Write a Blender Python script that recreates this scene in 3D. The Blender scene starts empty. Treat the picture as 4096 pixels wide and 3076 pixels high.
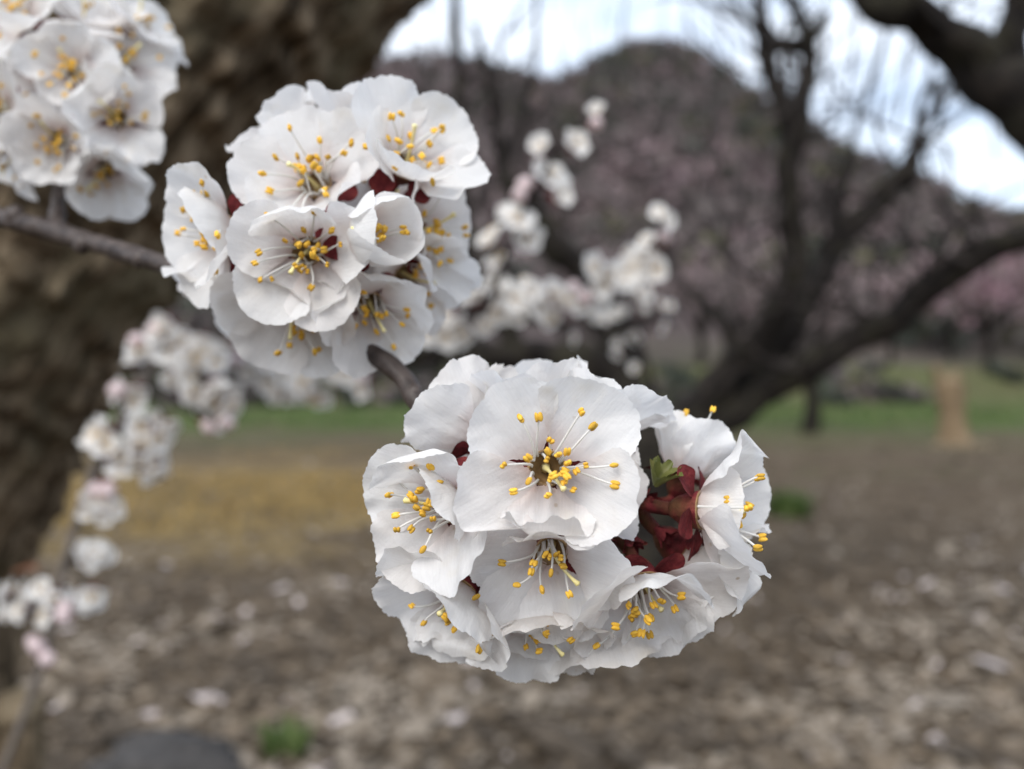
import bpy, math, random
import numpy as np
from mathutils import Vector, Matrix
random.seed(7)
R = math.radians
sc = bpy.context.scene
col = sc.collection

# ------------------------------------------------------------------ camera
W_PX, H_PX, F_PX = 4096.0, 3076.0, 3187.0
CAM_H, HORIZON = 1.2, 1450.0
PITCH = math.atan((H_PX / 2 - HORIZON) / F_PX)          # looking slightly down
cam_d = bpy.data.cameras.new('camera')
cam = bpy.data.objects.new('camera', cam_d)
col.objects.link(cam)
sc.camera = cam
cam_d.sensor_width = 36.0
cam_d.lens = 36.0 * F_PX / W_PX
cam_d.clip_start, cam_d.clip_end = 0.01, 3000.0
cam.location = (0, 0, CAM_H)
cam.rotation_euler = (R(90) - PITCH, 0, 0)
cam_d.dof.use_dof = True
cam_d.dof.focus_distance = 0.1475
cam_d.dof.aperture_fstop = 8.2
CR = Vector((1, 0, 0))
CF = Vector((0, math.cos(PITCH), -math.sin(PITCH)))
CU = CR.cross(CF)
CO = Vector((0, 0, CAM_H))


def at(px, py, d):
    """point on the ray of a photo pixel at depth d (metres along the view axis)"""
    px, py, d = float(px), float(py), float(d)
    return CO + d * (CF + CR * ((px - W_PX / 2) / F_PX) - CU * ((py - H_PX / 2) / F_PX))


def cdir(x, y, z):
    x, y, z = float(x), float(y), float(z)
    return (CR * x + CU * y - CF * z).normalized()


def on_ground(px, py):
    dirv = at(px, py, 1.0) - CO
    return CO + dirv * (-CAM_H / dirv.z)


# ------------------------------------------------------------------ sky, sun, exposure
SUN_EL, SUN_ROT = R(44), R(205)
world = bpy.data.worlds.new('World')
sc.world = world
world.use_nodes = True
nt = world.node_tree
nt.nodes.clear()
wo = nt.nodes.new('ShaderNodeOutputWorld')
bg = nt.nodes.new('ShaderNodeBackground')
bg.inputs['Strength'].default_value = 0.12
sky = nt.nodes.new('ShaderNodeTexSky')
sky.sky_type = 'NISHITA'
sky.sun_disc = False
sky.sun_elevation = SUN_EL
sky.sun_rotation = SUN_ROT
sky.air_density, sky.dust_density, sky.ozone_density = 1.0, 2.0, 1.0
tc = nt.nodes.new('ShaderNodeTexCoord')
mp = nt.nodes.new('ShaderNodeMapping')
mp.inputs['Scale'].default_value = (2.6, 2.6, 7.0)
nz = nt.nodes.new('ShaderNodeTexNoise')
nz.inputs['Scale'].default_value = 1.7
nz.inputs['Detail'].default_value = 5
rp = nt.nodes.new('ShaderNodeValToRGB')
rp.color_ramp.elements[0].position = 0.36
rp.color_ramp.elements[0].color = (3.7, 4.5, 5.7, 1)
rp.color_ramp.elements[1].position = 0.62
rp.color_ramp.elements[1].color = (6.8, 7.3, 8.0, 1)
mx = nt.nodes.new('ShaderNodeMixRGB')
mx.inputs['Fac'].default_value = 0.82
nt.links.new(tc.outputs['Generated'], mp.inputs['Vector'])
nt.links.new(mp.outputs['Vector'], nz.inputs['Vector'])
nt.links.new(nz.outputs['Fac'], rp.inputs['Fac'])
nt.links.new(sky.outputs['Color'], mx.inputs['Color1'])
nt.links.new(rp.outputs['Color'], mx.inputs['Color2'])
nt.links.new(mx.outputs['Color'], bg.inputs['Color'])
nt.links.new(bg.outputs['Background'], wo.inputs['Surface'])

sun_d = bpy.data.lights.new('sun', 'SUN')
sun_d.energy = 1.5
sun_d.angle = R(35)
sun_d.color = (1.0, 0.97, 0.92)
sun = bpy.data.objects.new('sun', sun_d)
col.objects.link(sun)
# light comes from behind the camera's right shoulder, high up
sdir = Vector((math.sin(SUN_ROT) * math.cos(SUN_EL), math.cos(SUN_ROT) * math.cos(SUN_EL), math.sin(SUN_EL)))
sun.rotation_euler = sdir.to_track_quat('Z', 'Y').to_euler()
sun.location = (0, 0, 30)

sc.view_settings.view_transform = 'Standard'
sc.view_settings.look = 'None'
sc.view_settings.exposure = 0.90
sc.view_settings.gamma = 1.0
sc.render.engine = 'CYCLES'
sc.cycles.use_denoising = True
sc.cycles.max_bounces = 8
sc.cycles.diffuse_bounces = 5
sc.cycles.transmission_bounces = 6


# ------------------------------------------------------------------ materials
class Mat:
    def __init__(s, name):
        s.m = bpy.data.materials.new(name)
        s.m.use_nodes = True
        s.nt = s.m.node_tree
        s.b = s.nt.nodes['Principled BSDF']
        s.out = s.nt.nodes['Material Output']

    def n(s, t, **kw):
        nd = s.nt.nodes.new(t)
        for k, v in kw.items():
            if k in nd.inputs.keys():
                nd.inputs[k].default_value = v
            else:
                setattr(nd, k, v)
        return nd

    def l(s, a, b):
        s.nt.links.new(a, b)

    def noise(s, scale, detail=4, vec=None, rough=0.55):
        nd = s.n('ShaderNodeTexNoise')
        nd.inputs['Scale'].default_value = scale
        nd.inputs['Detail'].default_value = detail
        nd.inputs['Roughness'].default_value = rough
        if vec is not None:
            s.l(vec, nd.inputs['Vector'])
        return nd.outputs['Fac']

    def ramp(s, fac, stops):
        nd = s.n('ShaderNodeValToRGB')
        e = nd.color_ramp.elements
        while len(e) < len(stops):
            e.new(0.5)
        for i, (p, c) in enumerate(stops):
            e[i].position = p
            e[i].color = (c[0], c[1], c[2], 1)
        s.l(fac, nd.inputs['Fac'])
        return nd.outputs['Color']

    def mix(s, fac, a, b, mode='MIX'):
        nd = s.n('ShaderNodeMixRGB')
        nd.blend_type = mode
        for sock, v in ((nd.inputs['Fac'], fac), (nd.inputs['Color1'], a), (nd.inputs['Color2'], b)):
            if hasattr(v, 'is_output'):
                s.l(v, sock)
            elif isinstance(v, (int, float)):
                sock.default_value = v
            else:
                sock.default_value = (v[0], v[1], v[2], 1)
        return nd.outputs['Color']

    def bump(s, h, strength, dist):
        nd = s.n('ShaderNodeBump')
        nd.inputs['Strength'].default_value = strength
        nd.inputs['Distance'].default_value = dist
        s.l(h, nd.inputs['Height'])
        return nd.outputs['Normal']

    def obj(s):
        return s.n('ShaderNodeTexCoord').outputs['Object']

    def uv(s):
        return s.n('ShaderNodeTexCoord').outputs['UV']

    def mapping(s, vec, scale):
        nd = s.n('ShaderNodeMapping')
        nd.inputs['Scale'].default_value = scale
        s.l(vec, nd.inputs['Vector'])
        return nd.outputs['Vector']


def petal_mat(name, tint, base_tint, trans=0.48):
    m = Mat(name)
    uv = m.uv()
    sep = m.n('ShaderNodeSeparateXYZ')
    m.l(uv, sep.inputs[0])
    # v runs from claw (0) to rim (1): pink-green claw, white blade
    c = m.ramp(sep.outputs['Y'], [(0.0, base_tint), (0.14, tuple(0.5 * a + 0.5 * b for a, b in zip(base_tint, tint))), (0.42, tint), (1.0, tint)])
    rnd = m.n('ShaderNodeObjectInfo').outputs['Random']
    c = m.mix(0.5, c, m.ramp(rnd, [(0, (0.97, 0.93, 0.91)), (0.5, (1, 1, 1)), (1, (0.98, 0.985, 1))]), 'MULTIPLY')
    # a few tiny brown freckles and faint cream stains
    o = m.obj()
    sp = m.n('ShaderNodeTexVoronoi')
    sp.inputs['Scale'].default_value = 230
    m.l(o, sp.inputs['Vector'])
    fre = m.ramp(sp.outputs['Distance'], [(0.0, (1, 1, 1)), (0.07, (1, 1, 1)), (0.13, (0, 0, 0))])
    gate = m.ramp(m.noise(95, 2, o), [(0.63, (0, 0, 0)), (0.68, (1, 1, 1))])
    f = m.mix(1.0, fre, gate, 'MULTIPLY')
    c = m.mix(m.mix(1.0, f, (0.55, 0.55, 0.55), 'MULTIPLY'), c, (0.42, 0.27, 0.12))
    st = m.ramp(m.noise(60, 3, o), [(0.62, (0, 0, 0)), (0.8, (0.5, 0.5, 0.5))])
    c = m.mix(st, c, (0.78, 0.68, 0.5))
    # veins: streaks running along the petal
    veins = m.noise(1.0, 5, m.mapping(uv, (46, 2.2, 1)), 0.65)
    veins2 = m.noise(1.0, 3, m.mapping(uv, (15, 4.0, 1)), 0.6)
    crk = m.noise(900, 3, o, 0.6)
    hh = m.mix(0.45, m.mix(0.5, veins, veins2), crk)
    c = m.mix(1.0, c, m.ramp(veins, [(0.25, (0.93, 0.925, 0.93)), (0.6, (1, 1, 1))]), 'MULTIPLY')
    nrm = m.bump(hh, 0.85, 0.00042)
    m.l(c, m.b.inputs['Base Color'])
    m.b.inputs['Roughness'].default_value = 0.62
    m.b.inputs['Specular IOR Level'].default_value = 0.25
    m.l(nrm, m.b.inputs['Normal'])
    tr = m.n('ShaderNodeBsdfTranslucent')
    m.l(c, tr.inputs['Color'])
    m.l(nrm, tr.inputs['Normal'])
    ms = m.n('ShaderNodeMixShader')
    ms.inputs['Fac'].default_value = trans
    m.l(m.b.outputs[0], ms.inputs[1])
    m.l(tr.outputs[0], ms.inputs[2])
    m.l(ms.outputs[0], m.out.inputs['Surface'])
    return m.m


def simple_mat(name, c1, c2, scale, rough=0.6, bump=None, detail=4, spec=0.3, vec_scale=None, trans=0.0, var=0.0):
    m = Mat(name)
    o = m.obj()
    v = m.mapping(o, vec_scale) if vec_scale else o
    f = m.noise(scale, detail, v)
    c = m.ramp(f, [(0.3, c1), (0.7, c2)])
    if var:
        rnd = m.n('ShaderNodeObjectInfo').outputs['Random']
        c = m.mix(1.0, c, m.ramp(rnd, [(0, (1 - var,) * 3), (1, (1 + var,) * 3)]), 'MULTIPLY')
    m.l(c, m.b.inputs['Base Color'])
    m.b.inputs['Roughness'].default_value = rough
    m.b.inputs['Specular IOR Level'].default_value = spec
    if bump:
        m.l(m.bump(f, bump[0], bump[1]), m.b.inputs['Normal'])
    if trans:
        tr = m.n('ShaderNodeBsdfTranslucent')
        m.l(c, tr.inputs['Color'])
        ms = m.n('ShaderNodeMixShader')
        ms.inputs['Fac'].default_value = trans
        m.l(m.b.outputs[0], ms.inputs[1])
        m.l(tr.outputs[0], ms.inputs[2])
        m.l(ms.outputs[0], m.out.inputs['Surface'])
    return m.m


M = {}
M['petal'] = petal_mat('white_petal', (0.91, 0.898, 0.882), (0.62, 0.48, 0.43))
M['petal_soft'] = simple_mat('white_petal_soft', (0.88, 0.86, 0.835), (0.92, 0.905, 0.88), 60, 0.65, trans=0.4, var=0.06)
M['petal_pink'] = simple_mat('pale_pink_petal', (0.74, 0.58, 0.58), (0.82, 0.72, 0.71), 60, 0.65, trans=0.35)
M['filament'] = simple_mat('white_filament', (0.82, 0.80, 0.76), (0.86, 0.85, 0.82), 300, 0.5, trans=0.3)
M['anther'] = simple_mat('yellow_anther', (0.62, 0.33, 0.03), (0.83, 0.52, 0.07), 900, 0.7, bump=(0.8, 0.0002), var=0.28)
M['style'] = simple_mat('yellow_style', (0.78, 0.66, 0.25), (0.85, 0.76, 0.42), 400, 0.5)
_m = Mat('red_sepal')
_o = _m.obj()
_f = _m.noise(300, 6, _o, .65)
_c = _m.ramp(_f, [(.28, (.03, .010, .008)), (.5, (.12, .017, .02)), (.72, (.22, .05, .04))])
_c = _m.mix(_m.ramp(_m.noise(120, 3, _o), [(.5, (0, 0, 0)), (.68, (.7, .7, .7))]), _c, (.085, .055, .022))
_m.l(_c, _m.b.inputs['Base Color'])
_m.b.inputs['Roughness'].default_value = .75
_m.b.inputs['Specular IOR Level'].default_value = .12
_m.l(_m.bump(_m.noise(900, 4, _o), .9, .0004), _m.b.inputs['Normal'])
M['sepal'] = _m.m
M['cup'] = simple_mat('olive_cup', (0.16, 0.09, 0.04), (0.34, 0.22, 0.10), 350, 0.5)
M['leaf'] = simple_mat('young_green_leaf', (0.08, 0.10, 0.02), (0.20, 0.19, 0.06), 280, 0.45, bump=(0.5, 0.0003), trans=0.2)
M['twig'] = simple_mat('purple_brown_twig', (0.022, 0.015, 0.013), (0.10, 0.078, 0.068), 260, 0.5, bump=(0.7, 0.0005), detail=7)
M['grey_twig'] = simple_mat('grey_twig', (0.09, 0.075, 0.065), (0.17, 0.145, 0.125), 60, 0.8, bump=(0.6, 0.001))
M['dark_twig'] = simple_mat('dark_twig', (0.015, 0.011, 0.01), (0.035, 0.028, 0.024), 30, 0.85, bump=(0.6, 0.003))


def bark_mat(name, c0, c1, c2, sc_, moss=None, bd=0.012):
    m = Mat(name)
    uv = m.uv()
    v = m.mapping(uv, sc_)
    big = m.noise(1.0, 6, v, 0.62)
    fin = m.noise(5.0, 5, v, 0.6)
    f = m.mix(0.35, big, fin)
    c = m.ramp(f, [(0.38, c0), (0.5, c1), (0.62, c2)])
    if moss:
        g = m.ramp(m.noise(7, 4, m.obj()), [(0.48, (0, 0, 0)), (0.66, (0.75, 0.75, 0.75))])
        c = m.mix(g, c, moss)
    m.l(c, m.b.inputs['Base Color'])
    m.b.inputs['Roughness'].default_value = 0.9
    m.b.inputs['Specular IOR Level'].default_value = 0.15
    m.l(m.bump(f, 1.0, bd), m.b.inputs['Normal'])
    return m.m


M['bark'] = bark_mat('rough_brown_bark', (0.018, 0.013, 0.008), (0.13, 0.095, 0.06), (0.34, 0.26, 0.175), (52, 9, 1), moss=(0.14, 0.118, 0.072))
M['bark_dark'] = bark_mat('dark_orchard_bark', (0.005, 0.004, 0.0035), (0.013, 0.0105, 0.009), (0.034, 0.027, 0.021), (16, 14, 1), moss=(0.03, 0.027, 0.017), bd=0.02)

# ------------------------------------------------------------------ helpers
def mesh_obj(name, verts, faces, mats, parent=None, uvs=None, midx=None, smooth=True, mesh=None):
    if mesh is None:
        mesh = bpy.data.meshes.new(name)
        mesh.from_pydata([tuple(map(float, v)) for v in verts] if not isinstance(verts, np.ndarray) else verts.tolist(), [], faces if isinstance(faces, list) else faces.tolist())
        for mm in (mats if isinstance(mats, (list, tuple)) else [mats]):
            mesh.materials.append(mm)
        if uvs is not None:
            lay = mesh.uv_layers.new(name='UVMap')
            vi = np.empty(len(mesh.loops), dtype=np.int32)
            mesh.loops.foreach_get('vertex_index', vi)
            lay.data.foreach_set('uv', np.asarray(uvs, dtype=np.float32)[vi].ravel())
        if midx is not None:
            mesh.polygons.foreach_set('material_index', np.asarray(midx, dtype=np.int32))
        if smooth:
            mesh.polygons.foreach_set('use_smooth', np.ones(len(mesh.polygons), dtype=bool))
        mesh.update()
    o = bpy.data.objects.new(name, mesh)
    col.objects.link(o)
    if parent is not None:
        o.parent = parent
    return o


def empty(name, loc, parent=None):
    o = bpy.data.objects.new(name, None)
    o.empty_display_size = 0.01
    col.objects.link(o)
    o.location = loc
    if parent is not None:
        o.parent = parent
    return o


def tag(o, label=None, cat=None, group=None, kind=None):
    if label:
        o['label'] = label
    if cat:
        o['category'] = cat
    if group:
        o['group'] = group
    if kind:
        o['kind'] = kind
    return o


def catmull(pts, per=6):
    """pts: list of (Vector, radius) -> smooth list"""
    P = [np.array([*p, r], dtype=float) for p, r in pts]
    P = [2 * P[0] - P[1]] + P + [2 * P[-1] - P[-2]]
    out = []
    for i in range(1, len(P) - 2):
        for k in range(per):
            t = k / per
            a, b, c, d = P[i - 1], P[i], P[i + 1], P[i + 2]
            out.append(0.5 * ((2 * b) + (-a + c) * t + (2 * a - 5 * b + 4 * c - d) * t * t + (-a + 3 * b - 3 * c + d) * t ** 3))
    out.append(P[-2])
    out = np.array(out)
    out[:, 3] = np.maximum(out[:, 3], 1e-5)
    return out


def tube(path, sides=8, bump=0.0, seed=0, cap=True, bfreq=9.0):
    """path: array n x 4 (xyz, r). returns verts, faces, uvs"""
    rng = np.random.RandomState(seed)
    n = len(path)
    P, Rr = path[:, :3], path[:, 3]
    T = np.gradient(P, axis=0)
    T /= np.linalg.norm(T, axis=1)[:, None] + 1e-12
    ref = np.array([0.0, 0.0, 1.0]) if abs(T[0][2]) < 0.9 else np.array([1.0, 0, 0])
    X = np.cross(T[0], ref)
    X /= np.linalg.norm(X)
    V, U = [], []
    ang = np.linspace(0, 2 * math.pi, sides, endpoint=False)
    ph = rng.rand(8) * 6.28
    s = np.concatenate([[0], np.cumsum(np.linalg.norm(np.diff(P, axis=0), axis=1))])
    for i in range(n):
        X = X - T[i] * X.dot(T[i])
        X /= np.linalg.norm(X) + 1e-12
        Y = np.cross(T[i], X)
        r = Rr[i] * np.ones(sides)
        if bump:
            q = s[i] / (Rr.mean() + 1e-9)
            r = r * (1 + bump * (np.sin(2 * ang + ph[0] + q * .5) * .5 + np.sin(3 * ang + ph[1] - q * .8) * .4
                     + np.sin(q * 1.7 + ph[2]) * .4 + np.sin(5 * ang + q * 2.1 + ph[3]) * .25 + np.sin(bfreq * ang - q * 3.3 + ph[4]) * .15))
        V.append(P[i] + r[:, None] * (np.cos(ang)[:, None] * X + np.sin(ang)[:, None] * Y))
        U.append(np.stack([ang / 6.2832 * 2 * math.pi * Rr.mean() * 1.0, np.full(sides, s[i])], 1))
    V = np.concatenate(V)
    U = np.concatenate(U)
    F = []
    for i in range(n - 1):
        for j in range(sides):
            a, b = i * sides + j, i * sides + (j + 1) % sides
            F.append([a, b, b + sides, a + sides])
    if cap:
        V = np.concatenate([V, [P[0] - T[0] * Rr[0] * .4], [P[-1] + T[-1] * Rr[-1] * .5]])
        U = np.concatenate([U, [[0, 0], [0, 0]]])
        c0, c1 = len(V) - 2, len(V) - 1
        for j in range(sides):
            F.append([c0, (j + 1) % sides, j])
            F.append([c1, (n - 1) * sides + j, (n - 1) * sides + (j + 1) % sides])
    return V, F, U


class Geo:
    def __init__(s):
        s.v, s.f, s.u, s.m, s.n = [], [], [], [], 0

    def add(s, v, f, u=None, mi=0):
        v = np.asarray(v, dtype=float)
        s.v.append(v)
        s.f += [[i + s.n for i in q] for q in (f.tolist() if isinstance(f, np.ndarray) else f)]
        s.u.append(np.zeros((len(v), 2)) if u is None else np.asarray(u))
        s.m += [mi] * len(f)
        s.n += len(v)

    def build(s, name, mats, parent=None, off=None, smooth=True):
        v = np.concatenate(s.v)
        if off is not None:
            v = v - np.array(off)
        return mesh_obj(name, v, s.f, mats, parent, np.concatenate(s.u), s.m, smooth)


def px_path(pts, per=6):
    """pts: (px, py, depth, radius in metres)"""
    return catmull([(at(x, y, d), r) for x, y, d, r in pts], per)


# ------------------------------------------------------------------ petals and blossoms
def petal_geo(n, L, Wd, e0, e1, curl, ruf, seed, folds=(), jag=1.0):
    rng = np.random.RandomState(seed)
    a = np.linspace(-1, 1, n)
    # finer rows towards the rim
    a = np.sign(a) * (1 - (1 - np.abs(a)) ** 1.25)
    u, v = np.meshgrid(a, a, indexing='ij')
    u, v = u.ravel(), v.ravel()
    dx = u * np.sqrt(1 - v * v / 2)
    dy = v * np.sqrt(1 - u * u / 2)
    rim = np.sqrt(dx * dx + dy * dy)
    th = np.arctan2(dx, dy)
    ph = rng.rand(16) * 6.28
    frac = (np.sin(7 * th + ph[0]) + .8 * np.sin(11 * th + ph[1]) + .7 * np.sin(17 * th + ph[2]))
    fine = np.sin(29 * th + ph[3]) + .9 * np.sin(41 * th + ph[4]) + .8 * np.sin(57 * th + ph[5])
    thn = (rng.rand() - .5) * 1.0
    notch = np.exp(-((th - thn) / .10) ** 2) * (.02 + .05 * rng.rand())
    s = 1 + rim ** 6 * (jag * (.011 * frac + .009 * fine) - notch) + .025 * np.sin(2 * th + ph[6]) * rim + .022 * np.sin(3 * th + ph[7]) * rim
    X = dx * s
    t = np.clip((dy * s + 1) / 2, 0, 1.1)
    k = np.clip(t / .55, 0, 1)
    k = .50 + .50 * (k * k * (3 - 2 * k))
    x = X * Wd / 2 * k
    y = t * L
    z = np.zeros_like(x)
    for (fx, fy, ang, rho, amax, sgn) in folds:
        nx, ny = math.sin(R(ang)), math.cos(R(ang))
        sdist = (x - fx * L) * nx + (y - fy * L) * ny
        on = sdist > 0
        q = np.where(on, sdist, 0)
        rad = rho * L
        am = R(amax)
        al = np.minimum(q / rad, am)
        rest = q - al * rad
        along = rad * np.sin(al) + rest * np.cos(al)
        up = rad * (1 - np.cos(al)) + rest * np.sin(al)
        x = x + np.where(on, (along - q) * nx, 0)
        y = y + np.where(on, (along - q) * ny, 0)
        z = z + np.where(on, sgn * up, 0)
    for q in range(2 if n > 12 else 1):                    # soft creases
        ca = rng.uniform(25, 75) * (1 if q else -1)
        nx, ny = math.sin(R(ca)), math.cos(R(ca))
        sd = (x - nx * rng.uniform(.12, .3) * L) * nx + (y - .55 * L) * ny
        sd = sd + .05 * L * np.sin(6 * (x * ny - y * nx) / L + ph[q])
        sl = math.tan(R(rng.uniform(-16, 16) * (.4 + .6 * min(ruf, 1.3))))
        z = z + sl * .5 * (sd + np.sqrt(sd * sd + (.03 * L) ** 2))
    g = rim ** 2.2 * np.clip(t * 1.6 - .15, 0, 1)
    wv = (np.sin(2 * th + ph[8]) * .9 + np.sin(3 * th + ph[9]) * .75 + .55 * np.sin(5 * th + ph[10]) + .35 * np.sin(8 * th + ph[11]) + .22 * rim ** 2 * np.sin(13 * th + ph[12]))
    z = z + ruf * L * .056 * g * wv
    # soft creases fanning out from the claw
    fan = np.arctan2(x, y + .15 * L)
    z = z + L * .010 * t * (np.sin(11 * fan + ph[13]) + .8 * np.sin(19 * fan + ph[14])) * (.4 + ruf)
    z = z + L * .014 * ruf * np.sin(9 * x / L + ph[15]) * np.sin(8 * y / L + ph[3])
    # bend along the spine
    NS = 60
    ts = np.linspace(-.2, 1.25, NS)
    phis = R(e0) + (R(e1) - R(e0)) * np.clip(ts, 0, 1.2)
    dt = (ts[1] - ts[0]) * L
    Ys = np.cumsum(np.cos(phis)) * dt
    Zs = np.cumsum(np.sin(phis)) * dt
    i0 = np.interp(0, ts, np.arange(NS))
    Ys -= np.interp(i0, np.arange(NS), Ys)
    Zs -= np.interp(i0, np.arange(NS), Zs)
    tt = y / L
    yy, zz, pp = np.interp(tt, ts, Ys), np.interp(tt, ts, Zs), np.interp(tt, ts, phis)
    kc = max(abs(curl), 1e-3) * np.sign(curl if curl else 1)
    al = x * 2 / Wd * kc
    xx = Wd / 2 * np.sin(al) / kc
    h = Wd / 2 * (1 - np.cos(al)) / kc + z
    V = np.stack([xx, yy - h * np.sin(pp), zz + h * np.cos(pp)], 1)
    idx = np.arange(n * n).reshape(n, n)
    F = np.stack([idx[:-1, :-1], idx[1:, :-1], idx[1:, 1:], idx[:-1, 1:]], -1).reshape(-1, 4)
    U = np.stack([X * k * .5 + .5 + seed % 7 * 3.1, t], 1)
    return V, F, U


def rotz(V, deg, off_r=0.0, off_z=0.0):
    """petal +Y direction -> azimuth deg (0 = +X, counter-clockwise)"""
    a = R(deg - 90)
    V = V + np.array([0, off_r, off_z])
    c, s = math.cos(a), math.sin(a)
    return np.stack([V[:, 0] * c - V[:, 1] * s, V[:, 0] * s + V[:, 1] * c, V[:, 2]], 1)


def lathe(prof, sides=14):
    V, F = [], []
    for (r, z) in prof:
        for j in range(sides):
            a = 2 * math.pi * j / sides
            V.append((r * math.cos(a), r * math.sin(a), z))
    for i in range(len(prof) - 1):
        for j in range(sides):
            a, b = i * sides + j, i * sides + (j + 1) % sides
            F.append([a, b, b + sides, a + sides])
    return np.array(V), F


def ellipsoid(rx, ry, rz, c=(0, 0, 0), nu=7, nv=5):
    V, F = [], []
    for i in range(nv + 1):
        p = math.pi * i / nv
        for j in range(nu):
            a = 2 * math.pi * j / nu
            V.append((c[0] + rx * math.sin(p) * math.cos(a), c[1] + ry * math.sin(p) * math.sin(a), c[2] + rz * math.cos(p)))
    for i in range(nv):
        for j in range(nu):
            a, b = i * nu + j, i * nu + (j + 1) % nu
            F.append([a, a + nu, b + nu, b])
    return np.array(V), F


# anther: two bean lobes with a groove between them, about 1.4 mm
def anther_geo(seed):
    g = Geo()
    rng = np.random.RandomState(seed)
    for sgn in (-1, 1):
        v, f = ellipsoid(.00042, .00046, .00076, (sgn * .00025, 0, 0), 8, 6)
        v[:, 0] += .00010 * sgn * (v[:, 2] / .0007) ** 2
        v *= 1 + .08 * np.sin(v[:, [1, 2, 0]] * 7000 + rng.rand() * 6)
        g.add(v, f)
    return g


ANTHER_MESH = []
for s_ in range(4):
    o_ = anther_geo(s_).build('anther', M['anther'])
    ANTHER_MESH.append(o_.data)
    bpy.data.objects.remove(o_)


def sepal_geo():
    V, F, U = petal_geo(9, .0062, .0062, -4, -14, .6, .35, 3, jag=.6)
    return V, F, U


def frame(axis, roll=0.0):
    Z = axis.normalized()
    X = CR - Z * CR.dot(Z)
    if X.length < .35:
        X = -CF - Z * (-CF).dot(Z)
        X = X if Z.dot(CR) < 0 else -X
    X.normalize()
    Y = Z.cross(X)
    m = Matrix((X, Y, Z)).transposed()
    if roll:
        m = m @ Matrix.Rotation(R(roll), 3, 'Z')
    return m


sepV, sepF, sepU = sepal_geo()
SEPAL = None
COUNT = {'stamen': 0}


def bez(a, b, c, d, n):
    t = np.linspace(0, 1, n)[:, None]
    return (1 - t) ** 3 * a + 3 * (1 - t) ** 2 * t * b + 3 * (1 - t) * t * t * c + t ** 3 * d


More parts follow.
